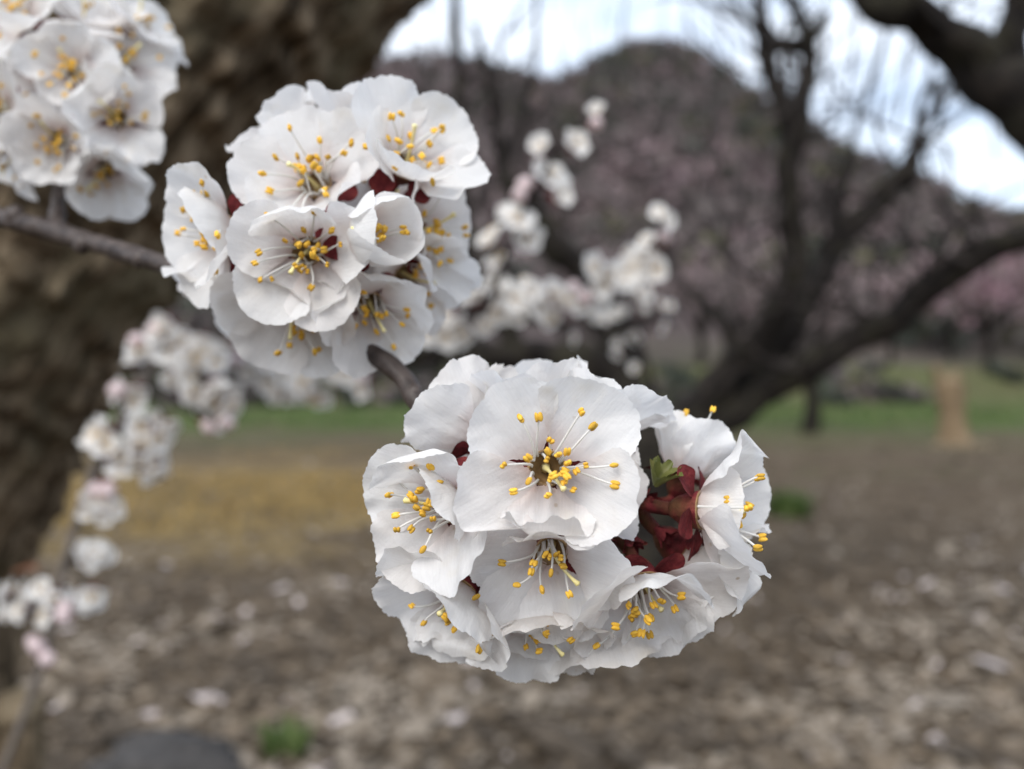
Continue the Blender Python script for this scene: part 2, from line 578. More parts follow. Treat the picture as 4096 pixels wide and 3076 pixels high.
def blossom(root, px, py, depth, axis, rpx, petals=None, roll=0, seed=1, n=25, anthers=None, single=True, nst=22,
            open_=(38, 6), label=None, core=None, spread=1.0, stigma=None, ruf=1.0, st_len=1.0):
    """one blossom of the front branch: Empty > petal x5, sepal x5, calyx, filament, anther, pistil"""
    global SEPAL
    rng = np.random.RandomState(seed)
    if seed > 300 and seed < 430 and px < 800:             # upper-left cluster, slightly tighter
        px, py, rpx = 220 + (px - 220) * .92, 380 + (py - 380) * .94, rpx * .95
    elif seed > 200:                                       # middle cluster
        px, py, rpx = 1280 + (px - 1280) * .95, 895 + (py - 895) * .95, rpx * .955
    c = at(px, py, depth)
    m3 = frame(cdir(*axis), roll)
    e = empty('blossom', c - root.location, root)
    e.rotation_mode = 'QUATERNION'
    e.rotation_quaternion = m3.to_quaternion()
    if label:
        e['label'] = label
    Rm = rpx * depth / F_PX
    k = Rm / .0155
    if petals is None:
        a0 = rng.rand() * 72
        petals = []
        order = [0, 2, 4, 1, 3]
        for i in range(5):
            petals.append(dict(az=a0 + 72 * i + rng.uniform(-9, 9), e0=open_[0] + rng.uniform(-7, 7) + order[i] * 2,
                               e1=open_[1] + rng.uniform(-16, 16) + order[i] * 2, L=rng.uniform(.96, 1.12), W=rng.uniform(1.02, 1.24),
                               curl=rng.uniform(.25, .65), ruf=rng.uniform(.7, 1.5) * ruf))
            if rng.rand() < .22:
                petals[-1]['folds'] = [(rng.uniform(-.3, .3), rng.uniform(.66, .86), rng.uniform(-55, 55), rng.uniform(.07, .14), rng.uniform(50, 100), 1)]
    for i, p in enumerate(petals):
        if p.get('e0', 38) > p.get('e1', 6):              # cupped: flat at the claw, rising to the rim
            mm = (p.get('e0', 38) + p.get('e1', 6)) / 2
            p = dict(p, e0=mm - 7, e1=mm + 11, curl=p.get('curl', .45) + .12)
        V, F, U = petal_geo(n, Rm * p.get('L', 1.05) * .94, Rm * p.get('W', 1.12), p.get('e0', 38), p.get('e1', 6), p.get('curl', .45),
                            p.get('ruf', 1.0), seed * 17 + i * 5 + 1, p.get('folds', ()))
        V = rotz(V, p['az'], .0028 * k, .0002 + p.get('z', 0) * Rm)
        mesh_obj('petal', V, F, M[p.get('mat', 'petal')], e, U)
    # calyx: cup with red outside and olive inside
    pr = [(0.0, -.0056), (.0014, -.0054), (.0025, -.0038), (.0032, -.0016), (.0036, .0002), (.0032, .0005), (.0027, -.0012), (.0016, -.0028), (.0001, -.0033)]
    V, F = lathe([(a * k, b * k) for a, b in pr])
    mi = [0] * (4 * 14) + [1] * (4 * 14)
    mesh_obj('calyx', V, F, [M['sepal'], M['cup']], e, midx=mi)
    if SEPAL is None:
        so = mesh_obj('sepal', sepV, sepF, M['sepal'], None, sepU)
        SEPAL = so.data
        bpy.data.objects.remove(so)
    for i in range(5):
        a = petals[i % len(petals)]['az'] + 36
        so = mesh_obj('sepal', None, None, None, e, mesh=SEPAL)
        ar = R(a)
        so.location = (.0030 * k * math.cos(ar), .0030 * k * math.sin(ar), -.0006 * k)
        so.rotation_euler = (R(rng.uniform(-8, 14)), 0, ar - R(90))
        so.scale = (k, k, k)
    # pedicel towards the core of the cluster
    inv = m3.transposed()
    if core is not None:
        pc = inv @ (core - c)
        d = np.array(pc)
        L = np.linalg.norm(d)
        b = bez(np.array([0, 0, -.0045 * k]), np.array([0, 0, -.0045 * k - L * .3]), d * .7 + np.array([0, 0, -L * .15]), d, 8)
        path = np.concatenate([b, np.linspace(.0012 * k, .0017, 8)[:, None]], 1)
        V, F, U = tube(path, 7, .08, seed)
        mesh_obj('pedicel', V, F, M['sepal'], e, U)
    # stamens
    tips = []
    if anthers:
        for (ax_, ay_) in anthers:
            ray = at(ax_, ay_, 1.0) - CO
            hgt = None
            for it in range(3):
                if hgt is None:
                    hgt = .006 * k
                Z = m3.col[2]
                tt = (c + Z * hgt - CO).dot(Z) / ray.dot(Z)
                q = inv @ (CO + ray * tt - c)
                rho = math.hypot(q.x, q.y)
                hgt = k * (.0085 - .0032 * min(1, rho / (.012 * k))) + rng.uniform(-.0007, .0012) * k
            tips.append(np.array(q))
    else:
        for i in range(nst):
            az = rng.rand() * 6.283
            if i % 5 < 3:                                  # inner tuft
                pol, ln = R(rng.uniform(6, 55) * spread), rng.uniform(.0045, .0078) * k * st_len
            else:                                          # long ones laid out over the petals
                pol, ln = R(rng.uniform(42, 64) * spread), rng.uniform(.0092, .0125) * k * st_len
            tips.append(ln * np.array([math.sin(pol) * math.cos(az), math.sin(pol) * math.sin(az), math.cos(pol)]))
    tuft = Geo()
    for i, tp in enumerate(tips):
        az = math.atan2(tp[1], tp[0]) + rng.uniform(-.5, .5)
        b0 = np.array([.0027 * k * math.cos(az), .0027 * k * math.sin(az), -.0006 * k])
        ln = np.linalg.norm(tp - b0)
        b1 = b0 + np.array([0, 0, ln * .42]) + rng.randn(3) * .0006 * k
        b2 = tp * .72 + b0 * .28 + np.array([0, 0, ln * .12]) + rng.randn(3) * .0006 * k
        pth = bez(b0, b1, b2, tp, 8)
        path = np.concatenate([pth, np.linspace(.00030, .00019, 8)[:, None] * k], 1)
        V, F, U = tube(path, 5, 0, i, cap=False)
        d = tp - b2
        d /= np.linalg.norm(d) + 1e-12
        q = Vector(d).to_track_quat('Z', 'Y')
        tilt = Matrix.Rotation(rng.uniform(-.9, .9), 3, 'X') @ Matrix.Rotation(rng.rand() * 6.28, 3, 'Z')
        rot = q.to_matrix() @ tilt
        s = k * rng.uniform(.88, 1.14) * 1.05
        if single and COUNT['stamen'] < 290:
            COUNT['stamen'] += 1
            mesh_obj('filament', V, F, M['filament'], e, U)
            ao = mesh_obj('anther', None, None, None, e, mesh=ANTHER_MESH[i % 4])
            ao.location = tp
            ao.rotation_euler = rot.to_euler()
            ao.scale = (s, s, s)
        else:
            tuft.add(V, F, U, 0)
            ag = anther_geo(i)
            av = np.concatenate(ag.v) * s
            tuft.add(av @ np.array(rot.transposed()) + tp, ag.f, None, 1)
    if tuft.n:
        o = tuft.build('stamen_tuft', [M['filament'], M['anther']], e)
        o['kind'] = 'stuff'
    # pistil
    if stigma:
        ray = at(stigma[0], stigma[1], 1.0) - CO
        Z = m3.col[2]
        tt = (c + Z * .0075 * k - CO).dot(Z) / ray.dot(Z)
        tp = np.array(inv @ (CO + ray * tt - c))
    else:
        pol, az = R(rng.uniform(15, 50)), rng.rand() * 6.28
        tp = .0098 * k * np.array([math.sin(pol) * math.cos(az), math.sin(pol) * math.sin(az), math.cos(pol)])
    pth = bez(np.array([0, 0, -.0025 * k]), np.array([0, 0, .003 * k]), tp * .7 + np.array([0, 0, .0012 * k]), tp, 9)
    path = np.concatenate([pth, (np.array([.0010, .0006, .00036, .0003, .0003, .0003, .00032, .00042, .0006]) * k)[:, None]], 1)
    V, F, U = tube(path, 8, .05, seed)
    mesh_obj('pistil', V, F, M['style'], e, U)
    return e


def z1(x, y):   # enlarged view 1 -> photo pixels
    return (1400 + x * .8187, 1380 + y * .8187)


# ================================================================== THE SETTING
def hval(n, x, y, seed=0):
    rng = np.random.RandomState(seed)
    o = np.zeros_like(x)
    for i in range(n):
        a = rng.rand() * 6.28
        f = 1.6 ** i
        o = o + np.sin((x * math.cos(a) + y * math.sin(a)) * f + rng.rand() * 6.28) / f ** .8
    return o


SKY = [(-900, 900), (300, 560), (1000, 330), (1500, 280), (1560, 262), (1650, 228), (1750, 235), (1900, 252), (2050, 292), (2180, 322), (2300, 298), (2400, 240), (2500, 196),
       (2600, 180), (2720, 192), (2830, 245), (2950, 335), (3100, 432), (3250, 520), (3400, 600), (3560, 652), (3700, 705), (3850, 800), (3960, 838), (4100, 850),
       (4600, 960), (5600, 1180)]
sky_az = np.array([math.atan2(x - 2048, F_PX) for x, y in SKY])
sky_t = np.array([(HORIZON - y - 62) / F_PX * math.cos(a) for (x, y), a in zip(SKY, sky_az)])
RIDGE = 170.0


def terrain(x, y):
    r = np.hypot(x, y)
    az = np.arctan2(x, np.maximum(y, 1e-6))
    az = np.where(y <= 0, np.where(x > 0, 1.2, -1.2), az)
    H = np.interp(az, sky_az, sky_t, left=.05, right=.05) * RIDGE + CAM_H
    q = np.clip((r - 34) / (RIDGE - 34), 0, 1)
    hill = H * (0.35 * q + .65 * q * q * (3 - 2 * q)) * np.where(r > 34, 1, 0)
    back = np.clip((r - RIDGE) / 150, 0, 1)
    hill = hill * (1 - .8 * back * back * (3 - 2 * back))
    b = np.clip((y - 22.0 - .04 * x) / 3.0, 0, 1)
    bank = 1.1 * b * b * (3 - 2 * b)
    near = .015 * hval(4, x * 1.9, y * 1.9, 4) * np.clip(1.5 - r / 60, 0, 1)
    return hill + np.where(hill > 1.1, 0, bank * np.clip(1 - hill / 1.1, 0, 1)) + near


# ground: polar sheet, fine near the camera, out to the horizon
rs = np.concatenate([np.linspace(0.3, 6, 60), np.geomspace(6.1, 34, 70), np.geomspace(35, 320, 80), np.geomspace(340, 1500, 10)])
azs = np.concatenate([np.linspace(-math.pi, -.9, 24, endpoint=False), np.linspace(-.9, .9, 150), np.linspace(.9, math.pi, 25)[1:-1]])
rr, aa = np.meshgrid(rs, azs, indexing='ij')
gx, gy = rr * np.sin(aa), rr * np.cos(aa)
gz = terrain(gx, gy)
ni, nj = rr.shape
GV = np.stack([gx.ravel(), gy.ravel(), gz.ravel()], 1)
GV = np.concatenate([GV, [[0, 0, terrain(np.array([0.0]), np.array([0.3]))[0]]]])
idx = np.arange(ni * nj).reshape(ni, nj)
j2 = np.roll(np.arange(nj), -1)
GF = np.stack([idx[:-1, :], idx[1:, :], idx[1:, j2], idx[:-1, j2]], -1).reshape(-1, 4).tolist()
GF += [[ni * nj, idx[0, j], idx[0, j2[j]]] for j in range(nj)]
gm = Mat('orchard_soil')
o_ = gm.obj()
base = gm.ramp(gm.noise(2.6, 8, o_, .65), [(.3, (.055, .039, .025)), (.5, (.10, .075, .051)), (.7, (.145, .115, .083))])
fine = gm.ramp(gm.noise(24, 5, o_, .7), [(.3, (.5, .5, .5)), (.65, (1.25, 1.22, 1.18))])
base = gm.mix(1.0, base, fine, 'MULTIPLY')
sep = gm.n('ShaderNodeSeparateXYZ')
gm.l(o_, sep.inputs[0])


def band(axis, stops, src=None):
    mr = gm.n('ShaderNodeMapRange')
    mr.inputs['From Min'].default_value, mr.inputs['From Max'].default_value = stops[0][0], stops[-1][0]
    gm.l(sep.outputs[axis], mr.inputs['Value'])
    w = stops[-1][0] - stops[0][0]
    return gm.ramp(mr.outputs['Result'], [((p - stops[0][0]) / w, (v, v, v)) for p, v in stops])


# dry straw patch on the left, 5 to 9 m away
straw = gm.mix(1.0, band('Y', [(4.4, 0), (5.2, .7), (6.5, 1), (8.0, .9), (11, .0)]), band('X', [(-6.5, 0), (-5, 1), (-1.4, 1), (-.3, .3), (2.2, 0)]), 'MULTIPLY')
straw = gm.mix(1.0, straw, gm.ramp(gm.noise(1.3, 5, o_, .6), [(.36, (0, 0, 0)), (.56, (1, 1, 1))]), 'MULTIPLY')
base = gm.mix(straw, base, gm.ramp(gm.noise(16, 5, o_), [(.3, (.14, .095, .035)), (.7, (.33, .235, .10))]))
# grass strip towards the bank and mixed turf behind
grs = gm.mix(1.0, band('Y', [(10, 0), (13.5, .45), (15.5, 1), (21, 1), (23.5, .55), (36, .5)]), gm.ramp(gm.noise(.55, 4, o_, .6), [(.34, (.1, .1, .1)), (.54, (1, 1, 1))]), 'MULTIPLY')
base = gm.mix(grs, base, gm.ramp(gm.noise(9, 4, o_), [(.3, (.05, .075, .022)), (.7, (.11, .14, .05))]))
hillc = gm.ramp(gm.noise(.09, 8, o_, .7), [(.3, (.055, .047, .045)), (.48, (.085, .068, .065)), (.6, (.12, .09, .09)), (.75, (.065, .062, .048))])
base = gm.mix(band('Y', [(30, 0), (46, 1)]), base, hillc)
gm.l(base, gm.b.inputs['Base Color'])
gm.b.inputs['Roughness'].default_value = .95
gm.b.inputs['Specular IOR Level'].default_value = .1
gm.l(gm.bump(gm.noise(16, 8, o_, .7), 1.0, .03), gm.b.inputs['Normal'])
ground = mesh_obj('ground', GV, GF, gm.m)
tag(ground, 'bare brown orchard ground running to a wooded hill', kind='structure')


def gz_at(x, y):
    return float(terrain(np.array([x]), np.array([y]))[0])


# leaf litter and clods: nobody could count it; it lies in drifts
def patch(x, y):
    return float(hval(5, np.array([x * 4.2]), np.array([y * 5.5]), 77)[0]) * .9



def litter(name, count, ymin, ymax, mats, size, seed, lab, xspan=.75, weights=None, region=None):
    rng = np.random.RandomState(seed)
    V, F, MI = [], [], []
    n0 = 0
    i = 0
    while i < count:
        q = rng.rand()
        y = 1 / (1 / ymin + (1 / ymax - 1 / ymin) * q)
        x = rng.uniform(-xspan, xspan) * y
        if region and not region(x, y, rng):
            continue
        i += 1
        z = gz_at(x, y)
        s = size * rng.lognormal(0, .45)
        a = rng.rand() * 6.28
        asp = rng.uniform(.4, .9)
        h = s * rng.uniform(.1, .55)
        ca, sa = math.cos(a), math.sin(a)
        tilt = rng.uniform(-.5, .5)
        loc = [(-1, -.5, 0), (0, -.75, h / s * .4), (1, -.35, .1), (1, .4, h / s), (0, .7, h / s * .5), (-1, .5, .05), (0, 0, h / s * (.2 + rng.rand()))]
        for (lx, ly, lz) in loc:
            lx, ly = lx * s * .5 * (1 + .3 * rng.randn() * .5), ly * s * asp * .7
            V.append((x + lx * ca - ly * sa, y + lx * sa + ly * ca, z + .004 + lz * s * .5 + abs(tilt) * (lx + s * .5) * .5))
        for p in ((0, 1), (1, 2), (2, 3), (3, 4), (4, 5), (5, 0)):
            F.append([n0 + p[0], n0 + p[1], n0 + 6])
        pt = patch(x, y)
        w_ = np.array(weights) * np.array([math.exp(1.5 * pt), 1, math.exp(-1.5 * pt), math.exp(pt)])
        MI += [rng.choice(len(mats), p=w_ / w_.sum())] * 6
        n0 += 7
    o = mesh_obj(name, np.array(V), F, mats, midx=MI, smooth=False)
    tag(o, lab, name.replace('_', ' '), kind='stuff')
    return o


LIT = [simple_mat('pale_dry_leaf', (.19, .152, .112), (.275, .228, .178), 14, .9),
       simple_mat('brown_dry_leaf', (.11, .08, .052), (.17, .13, .09), 14, .9),
       simple_mat('dark_dry_leaf', (.055, .041, .028), (.095, .073, .052), 14, .9),
       simple_mat('fallen_petal', (.44, .37, .34), (.56, .49, .46), 14, .9)]
litter('leaf_litter', 15000, 1.9, 13, LIT, .034, 3, 'grey brown dry leaf litter strewn over the bare ground', weights=[.24, .50, .24, .02])
litter('clod_litter', 700, 2.0, 8, LIT, .06, 5, 'larger pale and dark clods of leaves on the bare ground', weights=[.35, .33, .32, 0])


def blades(name, spots, mats, lab, seed, parent=None, cat='grass'):
    """spots: (x, y, radius, count, height)"""
    rng = np.random.RandomState(seed)
    V, F, MI = [], [], []
    n0 = 0
    for (cx, cy, rad, cnt, hh) in spots:
        for i in range(cnt):
            a, q = rng.rand() * 6.28, math.sqrt(rng.rand())
            x, y = cx + (rad[0] if isinstance(rad, tuple) else rad) * q * math.cos(a), cy + (rad[1] if isinstance(rad, tuple) else rad) * q * math.sin(a)
            z = gz_at(x, y) - .003
            h = hh * rng.uniform(.5, 1.2)
            w = h * rng.uniform(.04, .09)
            b = rng.rand() * 6.28
            lean = h * rng.uniform(.1, .8)
            dx, dy = math.cos(b), math.sin(b)
            V += [(x - dy * w, y + dx * w, z), (x + dy * w, y - dx * w, z), (x + dy * w * .7 + dx * lean * .4, y - dx * w * .7 + dy * lean * .4, z + h * .6),
                  (x - dy * w * .7 + dx * lean * .4, y + dx * w * .7 + dy * lean * .4, z + h * .6), (x + dx * lean, y + dy * lean, z + h * (1 - .3 * lean / h))]
            F += [[n0, n0 + 1, n0 + 2, n0 + 3], [n0 + 3, n0 + 2, n0 + 4]]
            MI += [rng.randint(len(mats))] * 2
            n0 += 5
    o = mesh_obj(name, np.array(V), F, mats, parent, midx=MI)
    if parent is None:
        tag(o, lab, cat, kind='stuff')
    return o


GR = [simple_mat('grass_a', (.04, .08, .016), (.075, .125, .03), 8, .7, trans=.25), simple_mat('grass_b', (.08, .12, .03), (.15, .19, .06), 8, .7, trans=.25)]
ST = [simple_mat('straw_a', (.27, .17, .05), (.43, .29, .10), 8, .85), simple_mat('straw_b', (.15, .11, .05), (.28, .21, .10), 8, .85)]
blades('grass', [(-3.6, 16.5, (5.0, 2.6), 2600, .16), (6.0, 16.5, (7.5, 2.6), 3000, .15), (10, 19, (6, 2), 1200, .2), (4.5, 8.5, (2.2, .8), 300, .06)], GR,
       'strip of short green grass along the foot of the far bank', 3)
blades('dry_straw', [(-2.9, 7.0, (2.0, 1.5), 5200, .08), (-1.5, 7.4, (1.5, 1.2), 2200, .07), (-2.0, 10.5, (2.2, .8), 700, .07)], ST,
       'yellow dry straw lying on the ground beyond the leaning trunk', 4)
for k_, (px_, py_, rad_, n_, h_, lab_) in enumerate([(1140, 3030, .07, 130, .10, 'small green grass tuft beside the low dark stone'),
                                                      (3150, 2060, .16, 260, .20, 'bright green grass tuft to the side of the forked tree base')]):
    p = on_ground(px_, py_)
    e = empty('grass_tuft', (p.x, p.y, gz_at(p.x, p.y)))
    tag(e, lab_, 'grass tuft')
    o = blades('blade_clump', [(p.x, p.y, rad_, n_, h_)], GR, '', 8 + k_, e)
    o.matrix_parent_inverse = Matrix.Translation(-e.location)
    o['kind'] = 'stuff'

# ------------------------------------------------------------------ wooded hillside
CLUMP = [simple_mat('bare_grey_crown', (.075, .063, .059), (.135, .112, .106), .6, .95),
         simple_mat('mauve_crown', (.125, .095, .093), (.195, .15, .147), .6, .95),
         simple_mat('pink_crown', (.23, .16, .165), (.33, .245, .255), .6, .95),
         simple_mat('dark_evergreen', (.03, .036, .028), (.055, .062, .046), .6, .95),
         simple_mat('olive_scrub', (.06, .062, .025), (.12, .115, .05), .6, .95)]


def clump_verts(rng, cx, cy, cz, rad, nf, squash=.8, leaf=.16):
    d = rng.randn(nf, 3)
    d /= np.linalg.norm(d, axis=1)[:, None]
    q = rng.rand(nf, 1) ** .45
    lob = 1 + .3 * np.sin(d[:, :1] * 4 + rng.rand() * 6) + .25 * np.sin(d[:, 1:2] * 5 + rng.rand() * 6)
    c = d * q * lob * rad * np.array([1, 1, squash]) + np.array([cx, cy, cz])
    a = rng.randn(nf, 3) * rad * leaf
    b = rng.randn(nf, 3) * rad * leaf
    V = np.stack([c + a, c + b, c - a * .7 - b * .7], 1).reshape(-1, 3)
    return V


rng = np.random.RandomState(11)
V, MI = [], []
for i in range(4200):
    az = rng.uniform(-.75, .75)
    q = rng.rand()
    r = 46 + (RIDGE + 4 - 46) * q ** .8
    x, y = r * math.sin(az), r * math.cos(az)
    z = gz_at(x, y)
    rad = rng.uniform(1.2, 2.5) * (1 - .35 * q)
    nn = hval(3, np.array([x * .05]), np.array([z * .07 + y * .02]), 21)[0]
    pal = [.46, .32, .08, .09, .05]
    if nn > .7:
        pal = [.32, .40, .21, .04, .03]
    elif nn < -.8:
        pal = [.40, .14, .03, .33, .10]
    if q > .85:
        pal = [.70, .12, .02, .12, .04]
    V.append(clump_verts(rng, x, y, z + rad * .75, rad, 34))
    MI += [rng.choice(5, p=pal)] * 34
V = np.concatenate(V)
F = np.arange(len(V)).reshape(-1, 3)
wood = mesh_obj('hillside_wood', V, F, CLUMP, midx=MI, smooth=False)
tag(wood, 'mass of bare and pink blossoming trees covering the far hill', 'woodland', kind='stuff')


def orchard_tree(x, y, h, cw, mats, lab, seed, grp=None, density=900, leaf=.05, name='orchard_tree', trunk_r=.11, low=.35):
    rng = np.random.RandomState(seed)
    z0 = gz_at(x, y)
    e = empty(name, (x, y, z0))
    tag(e, lab, 'tree', grp)
    g = Geo()
    fork = h * low
    g.add(*tube(catmull([(Vector((0, 0, -.1)), trunk_r * 1.3), (Vector((.05, 0, fork * .5)), trunk_r), (Vector((0, .05, fork)), trunk_r * .95)], 4), 8, .12, seed))
    tips = []
    for i in range(7):
        a = i * .9 + rng.rand() * .5
        l = cw * rng.uniform(.6, .95)
        p1 = Vector((math.cos(a) * l * .4, math.sin(a) * l * .4, fork + (h - fork) * rng.uniform(.25, .4)))
        p2 = Vector((math.cos(a + .2) * l, math.sin(a + .2) * l, fork + (h - fork) * rng.uniform(.5, .95)))
        g.add(*tube(catmull([(Vector((0, 0, fork - .1)), trunk_r * .6), (p1, trunk_r * .42), (p2, trunk_r * .12)], 4), 6, .12, seed + i))
        tips += [p1 * .6 + p2 * .4, p2, p2 + Vector((rng.randn() * .3, rng.randn() * .3, .2))]
    g.build('trunk', M['bark_dark'], e)
    Vs, mi = [], []
    per = density // len(tips)
    for t in tips:
        rad = cw * rng.uniform(.28, .48)
        Vs.append(clump_verts(rng, t.x, t.y, t.z, rad, per, .8, leaf / rad * 1.0))
        mi += [rng.randint(len(mats))] * per
    Vs = np.concatenate(Vs)
    mesh_obj('crown', Vs, np.arange(len(Vs)).reshape(-1, 3), mats, e, midx=mi, smooth=False)
    return e


PK = [CLUMP[2], simple_mat('pink_blossom_crown', (.32, .18, .215), (.46, .30, .34), 1.5, .9), CLUMP[1]]
GB = [CLUMP[0], CLUMP[1]]
pk_spots = [(3950, 25.5, 3.4, 2.0), (3560, 30, 3.6, 2.2), (4250, 29, 3.6, 2.4), (2950, 33, 3.8, 2.4), (2560, 36, 3.8, 2.4), (2250, 31, 3.4, 2.2), (3250, 40, 4.2, 2.6), (3800, 40, 4.2, 2.8)]
pk_lab = ['pink flowering orchard tree standing just behind the straw-coloured stump', 'pink flowering orchard tree between the two right limbs of the forked tree',
          'deep pink orchard tree beyond the grassy bank, past the stump', 'pink orchard tree seen between the upright and slanting limbs',
          'dusky pink orchard tree beyond the curved blossom spray', 'mauve orchard tree behind the middle blossom spray',
          'tall pink orchard tree on the lower slope behind the upright limb', 'tall pink orchard tree on the lower slope above the stump']
for i, (px_, y_, h_, cw_) in enumerate(pk_spots):
    p = at(px_, 1400, y_)
    orchard_tree(p.x, y_, h_, cw_, PK if i in (0, 2) else [CLUMP[1], CLUMP[2], CLUMP[0]], pk_lab[i], 40 + i, 'pink orchard trees beyond the bank', density=1500, leaf=.075)
for i, (px_, y_, h_, cw_, lb) in enumerate([(3240, 13.4, 2.6, 1.3, 'small dark orchard tree on the grass behind the forked tree'),
                                            (1750, 24, 3.4, 2.1, 'bare grey orchard tree beyond the grass behind the middle cluster'),
                                            (1100, 23, 3.2, 2.0, 'bare grey orchard tree beyond the grass next to the leaning trunk'),
                                            (2800, 26, 3.2, 2.0, 'bare brown orchard tree on the bank behind the forked trunk')]):
    p = at(px_, 1400, y_)
    orchard_tree(p.x, y_, h_, cw_, GB, lb, 70 + i, 'bare orchard trees beyond the grass', density=700, leaf=.06, trunk_r=.13)

# hedge of dark scrub along the bank
rngh = np.random.RandomState(5)
V, MI = [], []
for i in range(300):
    x = -12 + 32 * (rngh.rand() if i % 2 else .62 * rngh.rand())
    if math.sin(x * 1.3) + .6 * math.sin(x * 2.9 + 1) < -.45:
        continue
    y = 22.6 + .04 * x + rngh.uniform(-.9, 1.6)
    V.append(clump_verts(rngh, x, y, gz_at(x, y) + .16, rngh.uniform(.3, .6) * (1.25 if x < 3.5 else .85), 50, .7, .2))
    MI += [rngh.choice([0, 3, 4, 1], p=[.38, .46, .08, .08])] * 50
V = np.concatenate(V)
hedge = mesh_obj('scrub', V, np.arange(len(V)).reshape(-1, 3), CLUMP, midx=MI, smooth=False)
tag(hedge, 'low dark scrub along the foot of the bank', 'scrub', kind='stuff')

# ------------------------------------------------------------------ big leaning trunk at the left
def big_trunk():
    pts = [(-1560, 3700, 1.02, .22), (-1230, 3000, .98, .2), (-880, 2350, .94, .185), (-490, 1750, .90, .18), (-130, 1150, .87, .176), (270, 560, .85, .175),
           (630, 60, .83, .178), (1000, -420, .82, .182), (1400, -1000, .82, .18)]
    path = px_path(pts, 34)
    sides = 150
    V, F, U = tube(path, sides, .07, 3, cap=False)
    n = len(path)
    s = U[:, 1]
    a = np.tile(np.arange(sides) / sides * 6.2832, n)
    rng = np.random.RandomState(2)
    # furrowed bark: warped ridges along the trunk plus knobs
    c = path[np.arange(n).repeat(sides), :3]
    nrm = V - c
    nrm /= np.linalg.norm(nrm, axis=1)[:, None]
    w = .6 * np.sin(s * 17 + 2 * a) + .5 * np.sin(s * 29 - 3 * a + 1) + .35 * np.sin(s * 53 + 5 * a)
    rid = np.abs(np.sin(a * 13 + w * 1.3)) ** .7 + .6 * np.abs(np.sin(a * 23 - w * 1.7 + s * 9)) ** .8
    plates = np.sin(s * 75 + 3 * w + np.sin(a * 9) * 2) * .5 + np.sin(s * 140 + a * 6 + w * 2) * .3
    d = .012 * rid + .007 * plates * rid + .006 * np.sin(a * 4 + s * 8) + .0035 * rng.randn(len(a)) * .35
    V = V + nrm * d[:, None]
    base = Vector(path[0, :3])
    root = empty('leaning_tree', (base.x, base.y, gz_at(base.x, base.y)))
    tag(root, 'thick leaning tree trunk with rough dark brown bark behind the front branch', 'tree')
    o = mesh_obj('trunk', V - np.array(root.location), F, M['bark'], root, U)
    # buttress that carries the trunk down to the soil
    g = Geo()
    p0 = np.array(base)
    d0 = p0 - np.array([p0[0] - .03, p0[1] + .05, gz_at(p0[0], p0[1])])
    pth = catmull([(Vector(path[6, :3]), .19), (Vector(p0 - d0 * .45), .21), (Vector(p0 - d0 * .8), .26), (Vector(p0 - d0 * 1.05), .36)], 8)
    g.add(*tube(pth, 40, .12, 9))
    g.build('trunk_foot', M['bark'], root, off=root.location)
    return root


big_trunk()

# ------------------------------------------------------------------ forked tree in the middle distance
def limb(root, name, pts, seed, mat='bark_dark', sides=14, bump=.17, per=9):
    pa = px_path(pts, per)
    if mat == 'bark_dark' and name in ('limb', 'main_limb', 'side_branch'):      # crooked growth, old pruning bends
        rg = np.random.RandomState(seed + 900)
        t = np.arange(len(pa))
        for ax in range(3):
            pa[:, ax] += pa[:, 3] * (.26 * np.sin(t * .24 + rg.rand() * 6.28) + .09 * np.sin(t * .6 + rg.rand() * 6.28)) * np.minimum(1, t / 8)
        if name == 'limb':
            pa[:, 3] *= .84
    V, F, U = tube(pa, sides, bump, seed)
    return mesh_obj(name, V - np.array(root.location), F, M[mat], root, U)


D = 4.0
gb = on_ground(2560, 2400)
ft = empty('forked_tree', (gb.x, gb.y, gz_at(gb.x, gb.y)))
tag(ft, 'dark forked fruit tree with bare limbs spreading from a low trunk', 'tree')
gd = (gb - CO).dot(CF)
limb(ft, 'trunk', [(2540, 2470, gd, .26), (2570, 2250, gd, .2), (2600, 2000, gd, .175), (2640, 1820, gd, .17), (2690, 1700, gd, .15)], 1, sides=20)
limb(ft, 'limb', [(2650, 1780, gd, .15), (2830, 1600, gd - .05, .11), (3010, 1400, gd - .1, .092), (3130, 1180, gd - .15, .08), (3165, 950, gd - .2, .074), (3165, 700, gd - .2, .07),
                  (3180, 480, gd - .2, .064), (3230, 280, gd - .2, .05), (3225, 120, gd - .2, .042), (3120, -80, gd - .2, .035)], 2)
limb(ft, 'limb', [(2700, 1760, gd, .12), (2960, 1560, gd + .15, .085), (3180, 1270, gd + .2, .075), (3330, 1030, gd + .25, .075), (3480, 850, gd + .3, .082), (3600, 700, gd + .3, .076),
                  (3680, 600, gd + .3, .042), (3740, 540, gd + .3, .024), (3840, 470, gd + .3, .014), (3900, 400, gd + .3, .008)], 3)
limb(ft, 'limb', [(2720, 1770, gd, .12), (2980, 1620, gd - .1, .09), (3240, 1480, gd - .2, .08), (3480, 1320, gd - .3, .085), (3720, 1150, gd - .4, .082), (3950, 1020, gd - .5, .075),
                  (4200, 930, gd - .6, .07), (4500, 840, gd - .7, .06)], 4)
limb(ft, 'limb', [(2640, 1760, gd, .15), (2480, 1570, gd + .1, .13), (2330, 1470, gd + .15, .115), (2080, 1415, gd + .2, .1), (1800, 1400, gd + .25, .085), (1500, 1440, gd + .3, .07), (1200, 1380, gd + .3, .05)], 5)
limb(ft, 'limb', [(2560, 1640, gd + .1, .1), (2440, 1300, gd + .3, .12), (2290, 1050, gd + .4, .11), (2130, 860, gd + .4, .085), (2010, 660, gd + .4, .05), (1960, 350, gd + .4, .032), (1900, 100, gd + .4, .02)], 6)
